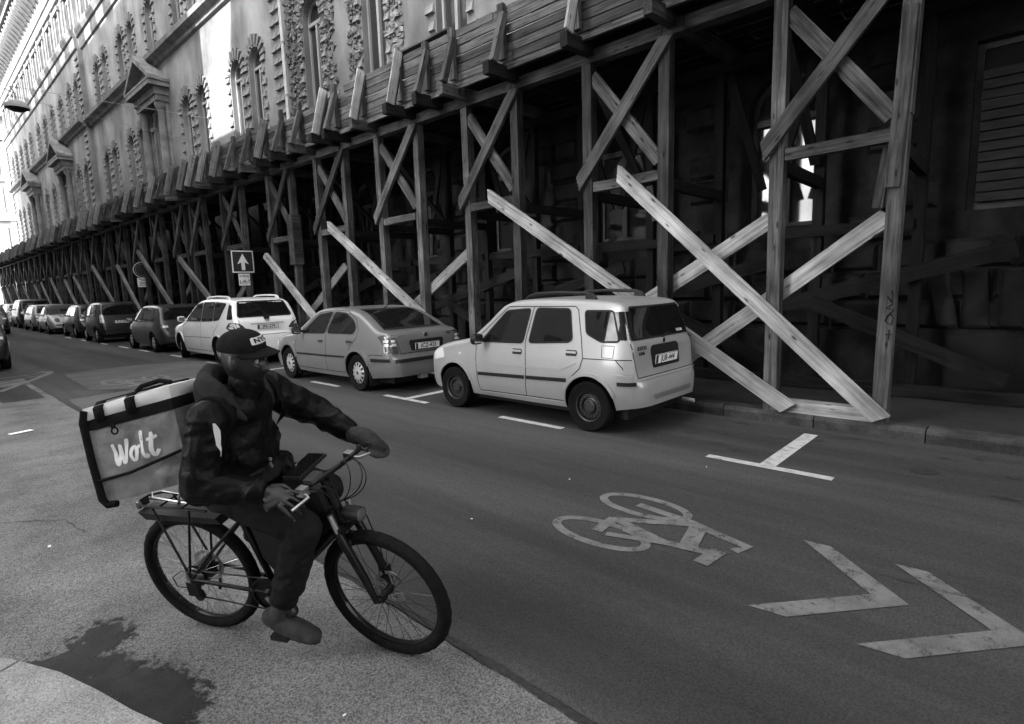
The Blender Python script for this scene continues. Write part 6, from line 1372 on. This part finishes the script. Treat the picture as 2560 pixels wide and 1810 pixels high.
# ---- the box of the backpack
E1 = Vector((math.cos(R(11)), 0, math.sin(R(11)))); E3 = Vector((-.09, 0, 1)).normalized(); B0 = Vector((-.115, 0, .885)); BW = .205; BLn = .40; BHt = .385
RB = Matrix.Rotation(R(13), 3, 'Z') @ Matrix.Rotation(R(-11), 3, 'X'); PB = Vector((.27, 0, .99))
def bp_(a, y, h): return PB + RB @ (B0 + E1 * a + Vector((0, y, 0)) + E3 * h - PB) + Vector((-.012, .0, .0))
def softbox(name, a0, a1, y0, y1, h0, h1, m, bulge=.012, parent=None, nu=10, wr=0, rad=.02):
    mb = MB(); N_ = nu; cs = []
    for fi, (ax_, sd) in enumerate(((0, 0), (0, 1), (1, 0), (1, 1), (2, 0), (2, 1))):
        vs = []
        for i in range(N_ + 1):
            for k in range(N_ + 1):
                uv = [0, 0, 0]; o2 = [q for q in (0, 1, 2) if q != ax_]; uv[o2[0]] = i / N_; uv[o2[1]] = k / N_; uv[ax_] = sd
                p = [a0 + (a1 - a0) * uv[0], y0 + (y1 - y0) * uv[1], h0 + (h1 - h0) * uv[2]]
                bl = math.sin(math.pi * i / N_) * math.sin(math.pi * k / N_); p[ax_] += (bulge * bl + (wr * bl ** .5 * noise.noise(Vector((p[0] * 14 + p[2] * 10, p[1] * 12, p[2] * 9 - p[0] * 9))) if wr else 0)) * (1 if sd else -1)
                vs.append(bp_(*p))
        mb.add(vs, [(i * (N_ + 1) + k, (i + 1) * (N_ + 1) + k, (i + 1) * (N_ + 1) + k + 1, i * (N_ + 1) + k + 1) for i in range(N_) for k in range(N_)])
    bm = bmesh.new(); me = mb.mesh(name, m); bm.from_mesh(me); bmesh.ops.remove_doubles(bm, verts=bm.verts, dist=1e-4); bmesh.ops.recalc_face_normals(bm, faces=bm.faces); bm.to_mesh(me); bm.free()
    me.polygons.foreach_set('use_smooth', [True] * len(me.polygons)); me.set_sharp_from_angle(angle=R(50)); o = bpy.data.objects.new(name, me); return link(o, parent or bp)
softbox('box', 0, BLn, -BW, BW, 0, BHt - .062, MM['nylon'], .012, None, 22, .026)
softbox('lid_band', -.002, BLn + .002, -BW - .004, BW + .004, BHt - .06, BHt - .015, MM['strap'], .003)
softbox('lid', .0, BLn, -BW, BW, BHt - .013, BHt + .04, MM['bagtop'], .008)
def btube(name, pts, r, m, n=8): mb = MB(); mb.tube([bp_(*p) for p in pts], r, n); return mb.build(name, MM[m], bp, 50)
for y in (-BW, BW): btube('edge_piping', [(BLn * .02, y, BHt + .03), (-.008, y * 1.02, BHt - .02), (-.010, y * 1.03, BHt * .5), (-.006, y * 1.03, .02), (.01, y * 1.02, -.008), (.05, y, -.012)], .016, 'strap')
btube('zip_line', [(.0, -BW - .012, .105), (BLn * .4, -BW - .020, .108), (BLn, -BW - .012, .145)], .007, 'strap')
for a in (.055, .20):
    mb = MB(); vs = []
    for q, h in ((-BW - .014, BHt - .03), (-BW - .012, BHt + .03), (-BW + .02, BHt + .055), (0, BHt + .058), (BW - .02, BHt + .055), (BW + .012, BHt + .03), (BW + .014, BHt - .03)): vs += [bp_(a, q, h), bp_(a + .045, q, h)]
    mb.add(vs, [(2 * i, 2 * i + 1, 2 * i + 3, 2 * i + 2) for i in range(6)]); o = mb.build('lid_strap', MM['strap'], bp, 40); sdd = o.modifiers.new('t', 'SOLIDIFY'); sdd.thickness = .005
btube('carry_handle', [(.12, -.02, BHt + .055), (.15, -.02, BHt + .072), (.24, -.02, BHt + .076), (.29, -.02, BHt + .055)], .011, 'strap')
mb = MB(); c0 = bp_(.135, -BW - .020, BHt - .085); mb.tube([c0 + RB @ (E1 * .014 * math.cos(t_) + E3 * .014 * math.sin(t_)) for t_ in np.linspace(0, 6.283, 17)], .0035, 6); mb.box(c0 + E3 * .022, (.02, .006, .02)); mb.build('ring', MM['strap'], bp)
# brush lettering, drawn stroke by stroke
def brush(strokes, s_, oa, oh, wd):
    for st in strokes:
        P = []
        for i in range(len(st) - 1):
            p0 = st[max(i - 1, 0)]; p1 = st[i]; p2 = st[i + 1]; p3 = st[min(i + 2, len(st) - 1)]
            for t_ in np.linspace(0, 1, 7)[:-1]:
                P.append(tuple(.5 * (2 * p1[c_] + (p2[c_] - p0[c_]) * t_ + (2 * p0[c_] - 5 * p1[c_] + 4 * p2[c_] - p3[c_]) * t_ ** 2 + (3 * p1[c_] - p0[c_] - 3 * p2[c_] + p3[c_]) * t_ ** 3) for c_ in (0, 1)))
        P.append(st[-1]); mb = MB(); vs = []; n = len(P)
        for i, p in enumerate(P):
            a = P[max(i - 1, 0)]; c_ = P[min(i + 1, n - 1)]; d = Vector((c_[0] - a[0], c_[1] - a[1])).normalized(); w2 = wd * (.78 + .22 * abs(d.y)) / 2 * (.75 if i in (0, n - 1) else 1); q = Vector((-d.y, d.x)) * w2
            for sg in (1, -1): vs.append(((oa + (p[0] + sg * q.x) * s_), (oh + (p[1] + sg * q.y) * s_)))
        mb.add([bagb.ray_cast(bp_(x_, -.6, y_), RB @ Vector((0, 1, 0)))[0] + RB @ Vector((0, -.0025, 0)) for x_, y_ in vs], [(2 * i, 2 * i + 1, 2 * i + 3, 2 * i + 2) for i in range(n - 1)]); mb.build('brush_lettering', MM['print_'], bp)
bx_ = [o for o in bp.children if o.name.startswith('box')][0]; bmx = bmesh.new(); bmx.from_mesh(bx_.data); bagb = BVHTree.FromBMesh(bmx); bmx.free()
brush([[(.0, .92), (.05, .35), (.12, .02), (.24, .35), (.33, .80), (.35, .40), (.42, .04), (.56, .40), (.66, 1.0)],
       [(.98, .58), (.84, .55), (.76, .30), (.84, .06), (.98, .10), (1.04, .36), (.98, .58)], [(1.02, .46), (1.12, .56), (1.22, .56)],
       [(1.36, 1.18), (1.33, .5), (1.36, .12), (1.46, .05), (1.55, .18)], [(1.76, 1.02), (1.71, .45), (1.75, .10), (1.87, .06), (1.98, .24)], [(1.56, .76), (1.78, .76), (1.97, .82)]], .104, .095, .150, .16)
# padded mitt on the left grip (part of the bicycle)
mt = MB(); cap_(mt, Vector((.855, .265, 1.022)), Vector((.905, .272, .998)), .044, .050); cap_(mt, Vector((.905, .272, .998)), Vector((.955, .28, .955)), .050, .040); ellip(mt, (.955, .28, .945), (.06, .072, .014), Matrix.Rotation(R(35), 3, 'Y'))
mo_ = remesh(mt, 'grip_mitt', MM['mitt'], .006, 3, None, fold(.004, 20, 20, 20)); mo_.parent = bk
# the steered parts belong straight to the bicycle
Mf = fe.matrix_local.copy()
for c_ in list(fe.children):
    ml = Mf @ c_.matrix_local; c_.parent = bk; c_.matrix_parent_inverse = Matrix.Identity(4); c_.matrix_local = ml
bpy.data.objects.remove(fe)
